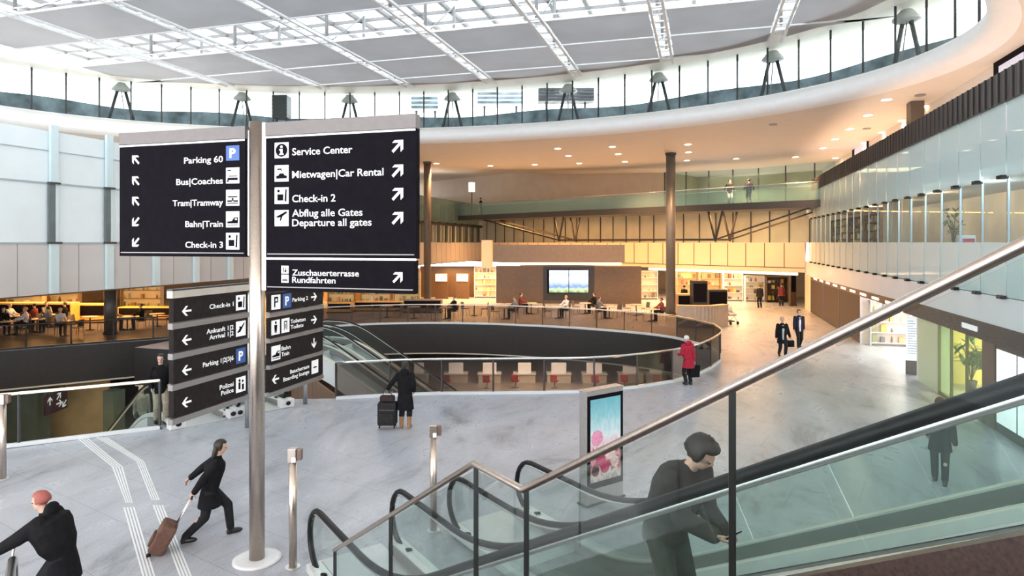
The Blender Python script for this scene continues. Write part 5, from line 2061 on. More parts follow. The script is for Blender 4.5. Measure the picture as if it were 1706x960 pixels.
# ================================================================== basement things seen through the void
for k, (pa, pb_) in enumerate(((688, 706), (746, 772), (803, 828), (862, 886), (918, 945), (977, 1005), (1038, 1066), (1083, 1106))):
    d = 46
    a, c = onD(pa - 6, 404, d), onD(pb_ + 6, 404, d)
    w = (Vector((c.x, c.y)) - Vector((a.x, a.y))).length
    t = thing('service_desk', 'white topped service desk on the lower level, %s from the left' % ORD[k], 'desk', (a.x, a.y, BZ), math.atan2(c.y - a.y, c.x - a.x), 'service desks on the lower level')
    B().box(0, w, 0, 0.8, 0, 0.62).build('counter', M('desk_beige', (0.62, 0.55, 0.45), 0.4, 0, 4, 0.06), t, local=True)
    B().box(-0.05, w + 0.05, -0.1, 0.9, 0.62, 0.68).build('worktop', M('desk_light', (0.78, 0.74, 0.68), 0.35, 0, 4, 0.05), t, local=True)
    B().box(0.3, w - 0.3, 0.3, 0.4, 0.68, 1.4).build('screen', M('desk_white', (0.85, 0.83, 0.82), 0.4, 0, 4, 0.03, emit=(1, 0.97, 0.93), estr=0.25), t, local=True)
    # swivel stool in front
    t2 = thing('red_chair', 'red seat in front of the %s service desk on the lower level' % ORD[k], 'chair', (a.x + 0.5 + 0.3 * (k % 3), a.y - 1.3, BZ))
    B().lathe((0, 0, 0), [(0.25, 0), (0.05, 0.06), (0.04, 0.42)], 12).build('base', GREY_METAL, t2, local=True)
    B().box(-0.25, 0.25, -0.25, 0.25, 0.42, 0.52).build('seat', M('seat_red', (0.40, 0.05, 0.05), 0.5, 0, 5, 0.1), t2, local=True, bevel=0.03)
    B().box(-0.25, 0.25, -0.27, -0.2, 0.52, 0.95).build('backrest', MATS['seat_red'], t2, local=True, bevel=0.03)
b = B()
b.slab(onD(640, 404, 52), onD(1120, 404, 52), 0.2, -3.5, -1.8)
struct(b, 'wall_basement_band', M('band_grey', (0.30, 0.28, 0.26), 0.5, 0, 0.5, 0.3))
for k, px in enumerate((880, 915, 1000)):
    p = onD(px, 404, 51.5)
    t = thing('ring_lamp', 'pale ring shaped wall lamp on the lower level, %s from the left' % ORD[k], 'lamp', (p.x, p.y, -2.7), YAW)
    B().tube([(0.62 * math.cos(2 * PI * i / 24), 0, 0.62 * math.sin(2 * PI * i / 24)) for i in range(24)], 0.12, 8, closed=True).build('ring', SIGN_WHITE, t, local=True)
    B().bar((0, 0, 0.6), (0, 0, 0.95), 0.04).build('hanger', DARK_GREY, t, local=True)
# slatted timber wall under the escalators
b = B()
b.prism([(-17.2, 24.42, BZ), (-9.6, 24.42, BZ), (-9.6, 24.42, -4.9), (-16.2, 24.42, -1.05), (-17.2, 24.42, -0.9)], (0, 0.12, 0))
struct(b, 'wall_slatted', WOOD)
# lower left: amber wall, dark green wall, hanging sign
struct(B().slab(onD(84, 404, 33), onD(182, 404, 33), 0.2, BZ, -1.8), 'wall_basement_amber', M('amber_lit_wall', (0.62, 0.44, 0.22), 0.5, 0, 0.7, 0.25))
struct(B().slab(onD(-30, 404, 31), onD(82, 404, 31), 0.2, BZ, -1.8), 'wall_basement_green', M('dark_green_wall', (0.10, 0.12, 0.09), 0.5, 0, 0.7, 0.3))
p = onD(190, 404, 29)
t = thing('square_column', 'dark green square column on the lower level at the left', 'column', (p.x, p.y, BZ))
B().box(p.x - 0.3, p.x + 0.3, p.y - 0.3, p.y + 0.3, BZ, -1.8).build('shaft', MATS['dark_green_wall'], t)
B().box(p.x - 0.34, p.x + 0.34, p.y - 0.34, p.y + 0.34, BZ, BZ + 0.12).build('foot', DARK, t)
p, q = onD(74, 404, 29.5), onD(111, 404, 31.0)
t = thing('hanging_sign', 'dark red hanging arrow sign on the lower level at the left', 'sign', (p.x, p.y, -2.4))
ux = Vector((q.x - p.x, q.y - p.y, 0)).normalized()
nx = Vector((ux.y, -ux.x, 0))
wl = Vector((q.x - p.x, q.y - p.y)).length
b = B()
b.slab(p, q, 0.08, -3.1, -2.2)
b.build('board', M('sign_maroon', (0.07, 0.02, 0.03), 0.4, 0, 5, 0.1), t)
b = B()
for u, z, a in ((0.2, -2.5, 0), (0.6, -2.4, -0.8), (0.62, -2.75, -1.57), (0.85, -2.85, 2.4)):
    arrow(b, Vector((p.x, p.y, z)) + ux * wl * u + nx * 0.041, ux, (0, 0, 1), nx, a, 0.4, 0.0)
b.build('arrows', SMATS, t)
b = B()
for u in (0.1, 0.9):
    c = Vector((p.x, p.y, 0)) + ux * wl * u
    b.tube([(c.x, c.y, -2.2), (c.x, c.y, -1.8)], 0.02, 6)
b.build('hangers', DARK_GREY, t)
# door and screen on the upper right gallery
for px0, px1, ytop, ybot, lb in ((1658, 1712, 101, 140, 'dark framed pink screen at the upper right gallery'), (1421, 1446, 240, 262, 'dark framed doorway screen on the far upper right gallery')):
    a, c = onX(px1, ytop, 9.25), onX(px0, ytop, 9.25)
    t = thing('wall_screen_panel', lb, 'screen', (9.25, a.y, a.z))
    z0 = 7.6
    B().box(9.2, 9.29, a.y, c.y, z0, c.z).build('frame', SIGN_BLACK, t)
    B().box(9.18, 9.2, a.y + 0.1, lerp(a.y, c.y, 0.8), z0 + 0.3, c.z - 0.3).build('picture', poster_mat('pink_picture', [(0, (0.6, 0.35, 0.45)), (0.5, (0.8, 0.7, 0.78)), (1, (0.5, 0.5, 0.6))], estr=0.5, nscale=12) if 'pink_picture' not in MATS else MATS['pink_picture'], t)

# ================================================================== PEOPLE
SKIN = M('skin', (0.62, 0.40, 0.30), 0.5, 0, 12, 0.06)
EYE_M = M('eye_dark', (0.03, 0.02, 0.02), 0.2, 0, 10, 0.1)


def cloth(name, c):
    return M(name, c, 0.85, 0, 14, 0.18, bump=0.15, spec=0.12)


def capsule(b, p, q, r1, r2, n=10):
    p, q = Vector(p), Vector(q)
    b.tube([p, q], [r1, r2], n)
    b.ell(p, (r1,) * 3, 10, 8)
    b.ell(q, (r2,) * 3, 10, 8)


def loft(b, rings, n=16):
    """rings: (center, xaxis, yaxis, rx, ry)"""
    vs = []
    for c, xa, ya, rx, ry in rings:
        for j in range(n):
            a = 2 * PI * j / n
            vs.append(Vector(c) + xa * (rx * math.cos(a)) + ya * (ry * math.sin(a)))
    fs = []
    for i in range(len(rings) - 1):
        for j in range(n):
            fs.append((i * n + j, i * n + (j + 1) % n, (i + 1) * n + (j + 1) % n, (i + 1) * n + j))
    fs.append(tuple(reversed(range(n))))
    fs.append(tuple((len(rings) - 1) * n + j for j in range(n)))
    b.add(vs, fs, 0, True)


def blob(b, name, mat, parent, vox, S, smooth=4):
    """fuse the overlapping shapes of b into one continuous skin"""
    me = D.meshes.new(name)
    me.from_pydata([tuple(v * S) for v in b.v], [], b.f)
    o = D.objects.new(name, me)
    COL.objects.link(o)
    md = o.modifiers.new('r', 'REMESH')
    md.mode = 'VOXEL'
    md.voxel_size = vox
    sm = o.modifiers.new('s', 'SMOOTH')
    sm.iterations = smooth
    sm.factor = 0.5
    dg = bpy.context.evaluated_depsgraph_get()
    m2 = D.meshes.new_from_object(o.evaluated_get(dg))
    o.modifiers.clear()
    o.data = m2
    D.meshes.remove(me)
    m2.materials.clear()
    m2.materials.append(mat)
    for p in m2.polygons:
        p.use_smooth = True
        p.material_index = 0
    o.parent = parent
    TW[o.name] = TW[parent.name]
    return o


def ik(a, t, l1, l2, pole):
    a, t, pole = Vector(a), Vector(t), Vector(pole)
    d = t - a
    L = min(d.length, (l1 + l2) * 0.999)
    dn = d.normalized()
    t = a + dn * L
    x = (l1 * l1 - l2 * l2 + L * L) / (2 * L)
    h = math.sqrt(max(0, l1 * l1 - x * x))
    pl = (pole - dn * pole.dot(dn)).normalized()
    return a + dn * x + pl * h, t


def hand(b, wrist, f, n, thumb_side, curl):
    """palm, four fingers of different lengths and a thumb"""
    f, n = Vector(f).normalized(), Vector(n)
    n = (n - f * n.dot(f)).normalized()
    s = f.cross(n) * thumb_side
    w = Vector(wrist)
    rot = Matrix((s, f, n)).transposed()
    b.ell(w + f * 0.045, (0.040, 0.052, 0.016), 12, 8, 0, rot)
    for k, (ox, L) in enumerate(((0.030, 0.072), (0.010, 0.082), (-0.010, 0.076), (-0.029, 0.060))):
        p = w + f * 0.085 + s * ox
        a = curl * 0.7
        d = f
        for j in range(3):
            d = (d * math.cos(a) + n * math.sin(a)).normalized()
            q = p + d * L * (0.42, 0.32, 0.26)[j]
            b.tube([p, q], [0.0095, 0.0088], 7)
            b.ell(q, (0.0088,) * 3, 7, 5)
            p = q
            a = a * 1.25 + 0.05
    p = w + f * 0.02 + s * 0.03
    d = (f * 0.65 + s * 0.7 + n * 0.25).normalized()
    q = p + d * 0.045
    capsule(b, p, q, 0.013, 0.0105, 7)
    d = (d * 0.75 + f * 0.5 + n * 0.25 * curl).normalized()
    capsule(b, q, q + d * 0.035, 0.0105, 0.009, 7)


def person(name, label, loc, rz, H=1.75, lean=0.0, hipz=0.93, hipy=0.0, fl=(-0.1, 0.0, 0), fr=(0.1, 0.0, 0), hl=(-0.24, 0.02, 0.76), hr=(0.24, 0.02, 0.76), head=(0.0, 0.0), top=None, legs=None, shoes=None, hairm=None, hair='short', hem=0.05, flare=1.0, hood=False, vox=0.011, curl=0.5, sit=False, open_front=None, bulk=1.0, boots=None, group=None, scarf=None, hairk=1.0):
    t = thing(name, label, 'person', loc, rz, group)
    S = H / 1.75
    X = Vector((1, 0, 0))
    sp = Vector((0, math.sin(lean), math.cos(lean)))
    fw = Vector((0, math.cos(lean), -math.sin(lean)))
    hip = Vector((0, hipy, hipz))
    chest = hip + sp * 0.34
    sh = hip + sp * 0.49
    neck = hip + sp * 0.555
    hp, hy = head
    la = lean * 0.6 + hp
    hs = Vector((0, math.sin(la), math.cos(la)))
    hf0 = Vector((0, math.cos(la), -math.sin(la)))
    hf = (hf0 * math.cos(hy) + X * math.sin(hy)).normalized()
    hx = hf.cross(hs).normalized()
    hc = neck + hs * 0.155 + hf0 * 0.012
    R = Matrix((hx, hf, hs)).transposed()

    def HP(x, y, z):
        return hc + hx * x + hf * y + hs * z

    b, tb_, lb = B(), B(), B()
    g = 0.014 * bulk
    # torso
    tor = [(hip - sp * 0.09, 0.12, 0.09), (hip - sp * 0.02, 0.165, 0.115), (hip + sp * 0.12, 0.145, 0.1), (hip + sp * 0.24, 0.15, 0.11), (chest, 0.165, 0.12), (hip + sp * 0.44, 0.16, 0.11), (sh, 0.13, 0.085), (neck - sp * 0.02, 0.07, 0.065)]
    loft(b, [(c, X, fw, rx, ry) for c, rx, ry in tor])
    capsule(b, neck - sp * 0.05, hc - hs * 0.06, 0.058, 0.052)
    # head: skull, jaw, nose, ears, brow, lips
    b.ell(HP(0, -0.008, 0.025), (0.076, 0.096, 0.094), 16, 12, 0, R)
    b.ell(HP(0, 0.022, -0.045), (0.058, 0.068, 0.072), 14, 10, 0, R)
    b.ell(HP(0, 0.060, -0.088), (0.026, 0.024, 0.022), 10, 8, 0, R)
    b.ell(HP(0, 0.094, -0.018), (0.014, 0.022, 0.026), 8, 6, 0, R)
    b.ell(HP(0, 0.085, 0.02), (0.052, 0.012, 0.012), 10, 6, 0, R)
    b.ell(HP(0, 0.083, -0.058), (0.026, 0.012, 0.010), 10, 6, 0, R)
    for s in (-1, 1):
        b.ell(HP(0.078 * s, -0.01, -0.01), (0.011, 0.022, 0.032), 8, 6, 0, R)
    # legs
    for s, foot in ((-1, fl), (1, fr)):
        hj = hip + X * 0.088 * s - sp * 0.03
        if sit:
            kn = Vector((hj.x * 1.2, hipy + 0.44, hipz + 0.02))
            an = Vector((kn.x, kn.y - 0.02, 0.09))
        else:
            an = Vector(foot) + Vector((0, 0, 0.09))
            kn, an = ik(hj, an, 0.43, 0.42, Vector((0.05 * s, 1, 0.1)))
        capsule(b, hj, kn, 0.088, 0.056)
        capsule(b, kn, an, 0.056, 0.038)
        b.ell(kn.lerp(an, 0.3) + Vector((0, -0.015, 0)), (0.056, 0.058, 0.1), 10, 8)
        fd = Vector((0.12 * s, 1, 0)).normalized()
        fz = max(an.z - 0.055, 0.04)
        b.ell(Vector((an.x, an.y, fz)) + fd * 0.06, (0.042, 0.125, 0.036), 12, 8, 0, Matrix.Rotation(-0.12 * s, 3, 'Z'))
        capsule(lb, hj, kn, 0.088 + g, 0.062 + g)
        capsule(lb, kn, kn.lerp(an, 0.45 if boots else 0.93), 0.062 + g, 0.050 + g if not boots else 0.06 + g)
        sb = B()
        sb.ell(Vector((an.x, an.y, fz)) + fd * 0.062, (0.052, 0.142, 0.048), 14, 8, 0, Matrix.Rotation(-0.12 * s, 3, 'Z'))
        capsule(sb, an + Vector((0, -0.01, -0.03)), an + Vector((0, 0, 0.02)), 0.052, 0.05)
        sb.box(an.x - 0.04, an.x + 0.04, an.y - 0.06, an.y + 0.02, fz - 0.04, fz)
        if boots:
            capsule(sb, an, kn.lerp(an, 0.4), 0.055, 0.068)
        blob(sb, 'shoe' if not boots else 'boot', boots or shoes, t, max(vox, 0.012), S)
    lb.ell(hip, (0.165 + g, 0.118 + g, 0.11), 14, 10)
    # arms
    wrists = []
    for s, ht in ((-1, hl), (1, hr)):
        sj = sh + X * 0.175 * s - sp * 0.02
        el, wr = ik(sj, ht, 0.285, 0.25, Vector((0.35 * s, -1, -0.35)))
        capsule(b, sj, el, 0.05, 0.04)
        capsule(b, el, wr, 0.04, 0.028)
        f = (wr - el).normalized()
        hand(b, wr, f, Vector((-s, 0.2, 0.0)) if abs(f.z) > 0.7 else Vector((-0.5 * s, 0, 0.8 if hp > 0.3 else -0.8)), 1 if s > 0 else -1, curl)
        capsule(tb_, sj, el, 0.066 * bulk, 0.058 * bulk)
        capsule(tb_, el, el.lerp(wr, 0.96), 0.058 * bulk, 0.046 * bulk)
        wrists.append(wr)
    blob(b, 'body', SKIN, t, vox, S, 3)
    blob(lb, 'trousers', legs, t, max(vox, 0.013), S)
    # upper garment
    tr = [(c, rx + g * 1.2, ry + g * 1.3) for c, rx, ry in tor[1:]]
    tr[-1] = (tr[-1][0] - sp * 0.01, 0.085, 0.08)
    rings = []
    if hem > 0.02 and not sit:
        for u in (1, 0.66, 0.33):
            rings.append((hip - Vector((0, 0, 1)) * hem * u - sp * 0.02, X, Vector((0, 1, 0)), (0.165 + g * 1.4) * lerp(1, flare, u), (0.125 + g * 1.4) * lerp(1, flare * 1.1, u)))
    rings += [(c, X, fw, rx * (bulk if 0 < i < 5 else 1), ry * (bulk if 0 < i < 5 else 1)) for i, (c, rx, ry) in enumerate(tr)]
    loft(tb_, rings)
    if hood:
        tb_.ell(neck - fw * 0.09 + sp * 0.0, (0.13, 0.075, 0.1), 14, 8)
    tb_.lathe(tuple(neck - sp * 0.05), [(0.075, 0), (0.082, 0.03), (0.074, 0.06)], 14)
    blob(tb_, 'coat' if hem > 0.2 else 'jacket', top, t, max(vox, 0.013), S)
    if open_front:
        ob = B()
        loft(ob, [(hip + sp * z + fw * y, X, fw, rx, 0.03) for z, y, rx in ((-0.05 - min(hem, 0.1), 0.125 + g * bulk, 0.035), (0.1, 0.115 + g * bulk, 0.045), (0.3, 0.118 * bulk + g, 0.055), (0.48, 0.085 + g * bulk, 0.05))], 10)
        blob(ob, 'shirt_front', open_front, t, 0.012, S)
    if scarf:
        sb = B()
        sb.tube([neck + sp * 0.01 + (X * math.cos(a) * 0.085 + fw * math.sin(a) * 0.085) for a in [2 * PI * i / 12 for i in range(12)]], 0.032, 8, closed=True)
        blob(sb, 'scarf', scarf, t, 0.012, S)
    # eyes and hair
    eb = B()
    for s in (-1, 1):
        eb.ell(HP(0.031 * s, 0.082, 0.002), (0.012, 0.008, 0.007), 8, 6, 0, R)
    for i in range(len(eb.v)):
        eb.v[i] = eb.v[i] * S
    eb.build('eyes', EYE_M, t, local=True)
    hb = B()
    n, m_ = 28, 18
    vs = []
    rr = random.Random(int(loc[0] * 100))
    for i in range(m_ + 1):
        a = PI * i / m_
        for j in range(n):
            c = 2 * PI * j / n
            v = Vector((math.sin(a) * math.cos(c), math.sin(a) * math.sin(c), math.cos(a)))
            k = hairk + rr.uniform(-0.015, 0.02) * (4 if hairk > 1 else 1)
            # draw the hair line: bare face in front, nape open unless long
            face = v.y > 0.25 and v.z < 0.52
            low = v.z < (-0.35 if hair == 'short' else -0.75)
            if face or low:
                k = 0.8
            vs.append(HP(v.x * 0.094 * k, -0.01 + v.y * 0.114 * k, 0.022 + v.z * 0.112 * k) * S)
    fs = []
    for i in range(m_):
        for j in range(n):
            fs.append((i * n + j, (i + 1) * n + j, (i + 1) * n + (j + 1) % n, i * n + (j + 1) % n))
    hb.add(vs, fs, 0, True)
    if hair == 'long':
        for s in (-1, 0, 1):
            n0 = len(hb.v)
            hb.ell(HP(0.06 * s, -0.07, -0.09), (0.05, 0.045, 0.12), 10, 8, 0, R)
            for i in range(n0, len(hb.v)):
                hb.v[i] = hb.v[i] * S
    hb.build('hair', hairm, t, local=True)
    return t, [TW[t.name] @ (w * S) for w in wrists]


C_BLACK = cloth('coat_black', (0.012, 0.012, 0.014))
C_CHAR = cloth('coat_charcoal', (0.03, 0.029, 0.03))
C_NAVY = cloth('suit_navy', (0.022, 0.022, 0.045))
C_RED = cloth('coat_red', (0.40, 0.025, 0.05))
C_TROUSER = cloth('trousers_dark', (0.022, 0.022, 0.026))
C_GREEN = cloth('trousers_green_grey', (0.055, 0.065, 0.055))
C_BEIGE = cloth('trousers_beige', (0.42, 0.35, 0.27))
C_JEANS = cloth('jeans_pale', (0.35, 0.42, 0.55))
C_WHITE = cloth('shirt_white', (0.75, 0.75, 0.80))
C_TEAL = cloth('scarf_pale_teal', (0.45, 0.55, 0.55))
C_TAN = cloth('boot_tan', (0.36, 0.20, 0.11))
C_MAROON = cloth('jumper_maroon', (0.20, 0.05, 0.05))
C_GREYT = cloth('jumper_grey', (0.22, 0.22, 0.24))
H_WHITE = M('hair_white', (0.72, 0.70, 0.68), 0.7, 0, 60, 0.1)
H_DARK = M('hair_dark', (0.022, 0.016, 0.012), 0.55, 0, 60, 0.2)
H_BROWN = M('hair_brown', (0.09, 0.05, 0.025), 0.6, 0, 60, 0.2)
H_BLOND = M('hair_blond', (0.50, 0.34, 0.20), 0.6, 0, 60, 0.15)
SHOE = M('shoe_black', (0.012, 0.011, 0.011), 0.35, 0, 20, 0.1)
SHOE_B = M('shoe_brown', (0.08, 0.04, 0.02), 0.4, 0, 20, 0.1)


def face_dir(v):
    return math.atan2(-v[0], v[1])


CF = Vector((-SN, CS))            # away from the viewer
CR = Vector((CS, SN))             # to the viewer's right

# man on the far front escalator, reading his phone
p = E3(-3.42, 3.8, 0)
p.z = 0.577 * ramp(-3.42, -6.6) - 0.08
t, w = person('person', 'man in a dark jacket looking down at a phone on the nearer rising escalator', (p.x, p.y, p.z), face_dir(EV), 1.72, lean=0.45, hl=(-0.07, 0.50, 1.0), hr=(0.07, 0.52, 1.02), fl=(-0.1, 0.02, 0), fr=(0.1, 0.02, 0), head=(0.42, -0.35), top=cloth('jacket_grey_brown', (0.045, 0.042, 0.04)), legs=C_GREEN, shoes=SHOE, hairm=H_DARK, hem=0.12, vox=0.008, curl=0.7, bulk=1.35, hairk=1.16)
ph = (w[0] + w[1]) / 2
fv = Vector((EV.x, EV.y, 0)).normalized()
pt = thing('mobile_phone', 'dark mobile phone held by the man on the escalator', 'phone', tuple(ph + fv * 0.10 + Vector((0, 0, 0.02))), face_dir(EV))
mm = Matrix.Rotation(0.7, 4, 'X')
B().box(-0.036, 0.036, -0.075, 0.075, -0.004, 0.004, m=mm).build('case', SIGN_BLACK, pt, local=True, bevel=0.003)
B().box(-0.032, 0.032, -0.068, 0.068, 0.004, 0.0046, m=mm).build('display', M('phone_display', (0.3, 0.35, 0.4), 0.1, 0, 10, 0.1), pt, local=True)

# figure in black beyond the escalator glass on the right
g = onZ(1566, 806)
person('person', 'person in a black coat and trousers seen through the escalator glass at the right', (g.x, g.y, 0), face_dir(CF * 0.8 + CR * 0.5), 1.72, fl=(-0.08, 0.16, 0), fr=(0.08, -0.1, 0), hipz=0.91, hl=(-0.22, 0.12, 0.95), hr=(0.26, -0.08, 0.8), top=C_BLACK, legs=C_TROUSER, shoes=SHOE, hairm=H_BROWN, hem=0.22, flare=1.15, vox=0.011, bulk=1.15)

# woman in red leaning at the balustrade
g = onZ(1147, 641)
t, w = person('person', 'white-haired woman in a red coat at the void balustrade, holding a black bag', (g.x, g.y, 0), face_dir(CF + CR * -0.35), 1.64, lean=0.12, hl=(-0.2, 0.3, 1.05), hr=(0.25, -0.03, 0.80), head=(0.25, -0.1), top=C_RED, legs=C_TROUSER, shoes=SHOE, hairm=H_WHITE, hem=0.30, flare=1.2, vox=0.011, bulk=1.25, hood=True, scarf=C_MAROON)
bg = thing('shopping_bag', 'black shopping bag in the hand of the woman in red', 'bag', tuple(w[1] - Vector((0, 0, 0.58))), YAW + 0.3)
b = B()
b.hexa([(-0.17, -0.06, 0), (0.17, -0.06, 0), (0.17, 0.06, 0), (-0.17, 0.06, 0), (-0.2, -0.05, 0.4), (0.2, -0.05, 0.4), (0.2, 0.05, 0.4), (-0.2, 0.05, 0.4)])
b.build('body', C_BLACK, bg, local=True, bevel=0.02)
for y in (-0.04, 0.04):
    B().tube([(-0.1, y, 0.39), (-0.07, y * 0.5, 0.5), (0, y * 0.3, 0.53), (0.07, y * 0.5, 0.5), (0.1, y, 0.39)], 0.009, 6).build('handle', SHOE, bg, local=True)


def suitcase(label, loc, rz, w, d, h, mat, ext=0.5, tilt=0.0):
    t = thing('suitcase', label, 'suitcase', loc, rz)
    m = Matrix.Translation((0, -d / 2, 0.02)) @ Matrix.Rotation(tilt, 4, 'X') @ Matrix.Translation((0, d / 2, 0.0))

    def bx(*a, **k):
        return B().box(*a, m=m)

    bx(-w / 2, w / 2, -d / 2, d / 2, 0.07, h).build('shell', mat, t, local=True, bevel=0.04)
    bx(-w / 2 + 0.05, w / 2 - 0.05, -d / 2 - 0.035, -d / 2 + 0.005, 0.14, h * 0.6).build('front_pocket', mat, t, local=True, bevel=0.02)
    bx(-w / 2 + 0.05, w / 2 - 0.05, -d / 2 - 0.005, -d / 2 + 0.01, h * 0.72, h * 0.73).build('zip', GREY_METAL, t, local=True)
    b = B()
    b.tube([m @ Vector(v) for v in ((-0.09, d / 2 - 0.04, h - 0.03), (-0.09, d / 2 - 0.04, h + ext))], 0.011, 8)
    b.tube([m @ Vector(v) for v in ((0.09, d / 2 - 0.04, h - 0.03), (0.09, d / 2 - 0.04, h + ext))], 0.011, 8)
    b.build('handle_rods', BRIGHT_STEEL, t, local=True)
    B().tube([m @ Vector(v) for v in ((-0.11, d / 2 - 0.04, h + ext), (0.11, d / 2 - 0.04, h + ext))], 0.017, 8).build('grip', SHOE, t, local=True)
    for sx in (-1, 1):
        for sy in (-1, 1):
            c = m @ Vector(((w / 2 - 0.05) * sx, (d / 2 - 0.05) * sy, 0.035))
            B().tube([c - Vector((0.014, 0, 0)), c + Vector((0.014, 0, 0))], 0.034, 12).build('wheel', BLACK, t, local=True)
    return t


# woman with a trolley case, back to the viewer
g = onZ(675, 713)
gs = onZ(645, 718)
t, w = person('person', 'woman from behind in long black coat and tan boots with trolley case', (g.x, g.y, 0), YAW, 1.72, hl=(-0.46, 0.06, 1.02), hr=(0.22, 0.1, 0.95), fl=(-0.1, 0, 0), fr=(0.1, 0, 0), top=C_BLACK, legs=C_TROUSER, shoes=SHOE, hairm=H_DARK, hair='long', hem=0.42, flare=1.25, hood=True, vox=0.011, bulk=1.2, boots=C_TAN)
gs = w[0] - Vector((CF.x, CF.y, 0)) * (0.15 - 0.04 - 0.03)
suitcase('black trolley case beside the woman in the long black coat', (gs.x, gs.y, 0), YAW, 0.48, 0.3, 0.66, C_CHAR, w[0].z - 0.05 - 0.68)
hb_ = thing('handbag', 'small dark handbag lying on top of the black trolley case', 'bag', (gs.x, gs.y, 0.69), YAW)
B().box(-0.19, 0.19, -0.09, 0.07, 0.0, 0.16).build('body', cloth('bag_plum', (0.05, 0.03, 0.035)), hb_, local=True, bevel=0.04)
B().tube([(-0.12, -0.01, 0.15), (-0.08, -0.01, 0.25), (0.08, -0.01, 0.25), (0.12, -0.01, 0.15)], 0.01, 6).build('strap', SHOE, hb_, local=True)

# couple walking towards the viewer
g = onZ(1303, 594)
t, w = person('person', 'woman in black coat and pale scarf, left of the walking pair', (g.x, g.y, 0), face_dir(-CF - CR * 0.1), 1.68, fl=(-0.09, 0.16, 0), fr=(0.09, -0.14, 0.02), hipz=0.90, hl=(-0.3, 0.1, 0.88), hr=(0.27, 0.08, 0.85), top=C_BLACK, legs=C_TROUSER, shoes=SHOE, hairm=H_BLOND, hem=0.3, flare=1.15, vox=0.012, bulk=1.25, open_front=C_TEAL)
bg = thing('handbag', 'black handbag carried by the woman of the walking pair', 'bag', tuple(w[0] - Vector((0, 0, 0.42))), YAW)
B().box(-0.17, 0.17, -0.07, 0.07, 0, 0.27).build('body', C_BLACK, bg, local=True, bevel=0.03)
B().tube([(-0.11, 0, 0.26), (-0.07, 0, 0.37), (0.07, 0, 0.37), (0.11, 0, 0.26)], 0.011, 6).build('handle', SHOE, bg, local=True)
g = onZ(1331, 580)
person('person', 'man in navy suit and white shirt, right of the walking pair', (g.x, g.y, 0), face_dir(-CF - CR * 0.1), 1.76, fl=(-0.08, -0.16, 0.02), fr=(0.08, 0.16, 0), hipz=0.91, hl=(-0.25, -0.1, 0.8), hr=(0.25, 0.12, 0.8), top=C_NAVY, legs=C_TROUSER, shoes=SHOE, hairm=H_BROWN, hem=0.14, vox=0.012, bulk=1.12, open_front=C_WHITE)

# hurried walker with a brown case
g = onZ(352, 897)
dv = CR * 0.9 + CF * 0.35
t, w = person('person', 'hurrying person in a black coat pulling a brown case, left of the sign pole', (g.x, g.y, 0), face_dir(dv), 1.66, lean=0.22, hipz=0.86, hipy=-0.02, fl=(-0.09, 0.30, 0.0), fr=(0.09, -0.40, 0.03), hl=(-0.26, -0.36, 0.98), hr=(0.24, -0.38, 0.72), head=(0.1, 0), top=C_BLACK, legs=C_TROUSER, shoes=SHOE, hairm=H_DARK, hair='long', hem=0.28, flare=1.2, vox=0.009, bulk=1.2, curl=0.8)
dn = Vector((dv[0], dv[1], 0)).normalized()
L_ = (w[1].z - 0.06 - 0.02 + 0.096) / 0.8776
cs = w[1] - dn * (0.03 - 0.12 + 0.8776 * 0.2 + 0.479 * L_)
suitcase('brown trolley case pulled by the hurrying person', (cs.x, cs.y, 0), face_dir(dv), 0.38, 0.24, 0.52, cloth('case_brown', (0.16, 0.09, 0.07)), L_ - 0.52, tilt=-0.5)

# person at the lower left pushing a trolley
g = onZ(92, 1036)
dv = -CR * 0.95 - CF * 0.1
t, w = person('person', 'red-haired person in a bulky black coat pushing a luggage cart, lower left', (g.x, g.y, 0), face_dir(dv), 1.74, lean=0.38, hipz=0.88, hipy=-0.08, fl=(-0.09, 0.2, 0.0), fr=(0.09, -0.32, 0.03), hl=(-0.2, 0.62, 0.98), hr=(0.2, 0.62, 0.98), head=(0.0, 0), top=C_BLACK, legs=C_TROUSER, shoes=SHOE, hairm=M('hair_reddish', (0.36, 0.10, 0.08), 0.6, 0, 60, 0.15), hem=0.32, flare=1.25, vox=0.009, bulk=1.55, curl=0.9, hood=True)
dn = Vector((dv[0], dv[1], 0)).normalized()
c = (w[0] + w[1]) / 2 + dn * 0.08
ct = thing('luggage_cart', 'grey luggage cart with a dark bag at the lower left edge', 'luggage cart', (c.x, c.y, 0), face_dir(dv))
B().tube([(-0.3, 0, c.z), (0.3, 0, c.z)], 0.02, 10).build('push_bar', M('bar_grey', (0.55, 0.55, 0.56), 0.4, 0.2, 10, 0.1), ct, local=True)
for x in (-0.27, 0.27):
    B().tube([(x, 0, c.z), (x, 0.12, 0.25), (x, 0.9, 0.16)], 0.018, 8).build('frame_tube', BRIGHT_STEEL, ct, local=True)
    for y in (0.2, 0.85):
        B().tube([(x - 0.02, y, 0.085), (x + 0.02, y, 0.085)], 0.08, 14).build('wheel', BLACK, ct, local=True)
B().box(-0.28, 0.28, 0.1, 0.9, 0.18, 0.2).build('platform', ALU, ct, local=True)
dbag = c + dn * 0.5
bgt = thing('travel_bag', 'dark travel bag on the luggage cart at the lower left edge', 'bag', (dbag.x, dbag.y, 0.205), face_dir(dv))
B().box(-0.25, 0.25, -0.3, 0.3, 0, 0.38).build('body', C_CHAR, bgt, local=True, bevel=0.08)
B().tube([(-0.1, -0.12, 0.37), (-0.08, -0.06, 0.46), (-0.08, 0.06, 0.46), (-0.1, 0.12, 0.37)], 0.014, 6).build('handle', SHOE, bgt, local=True)

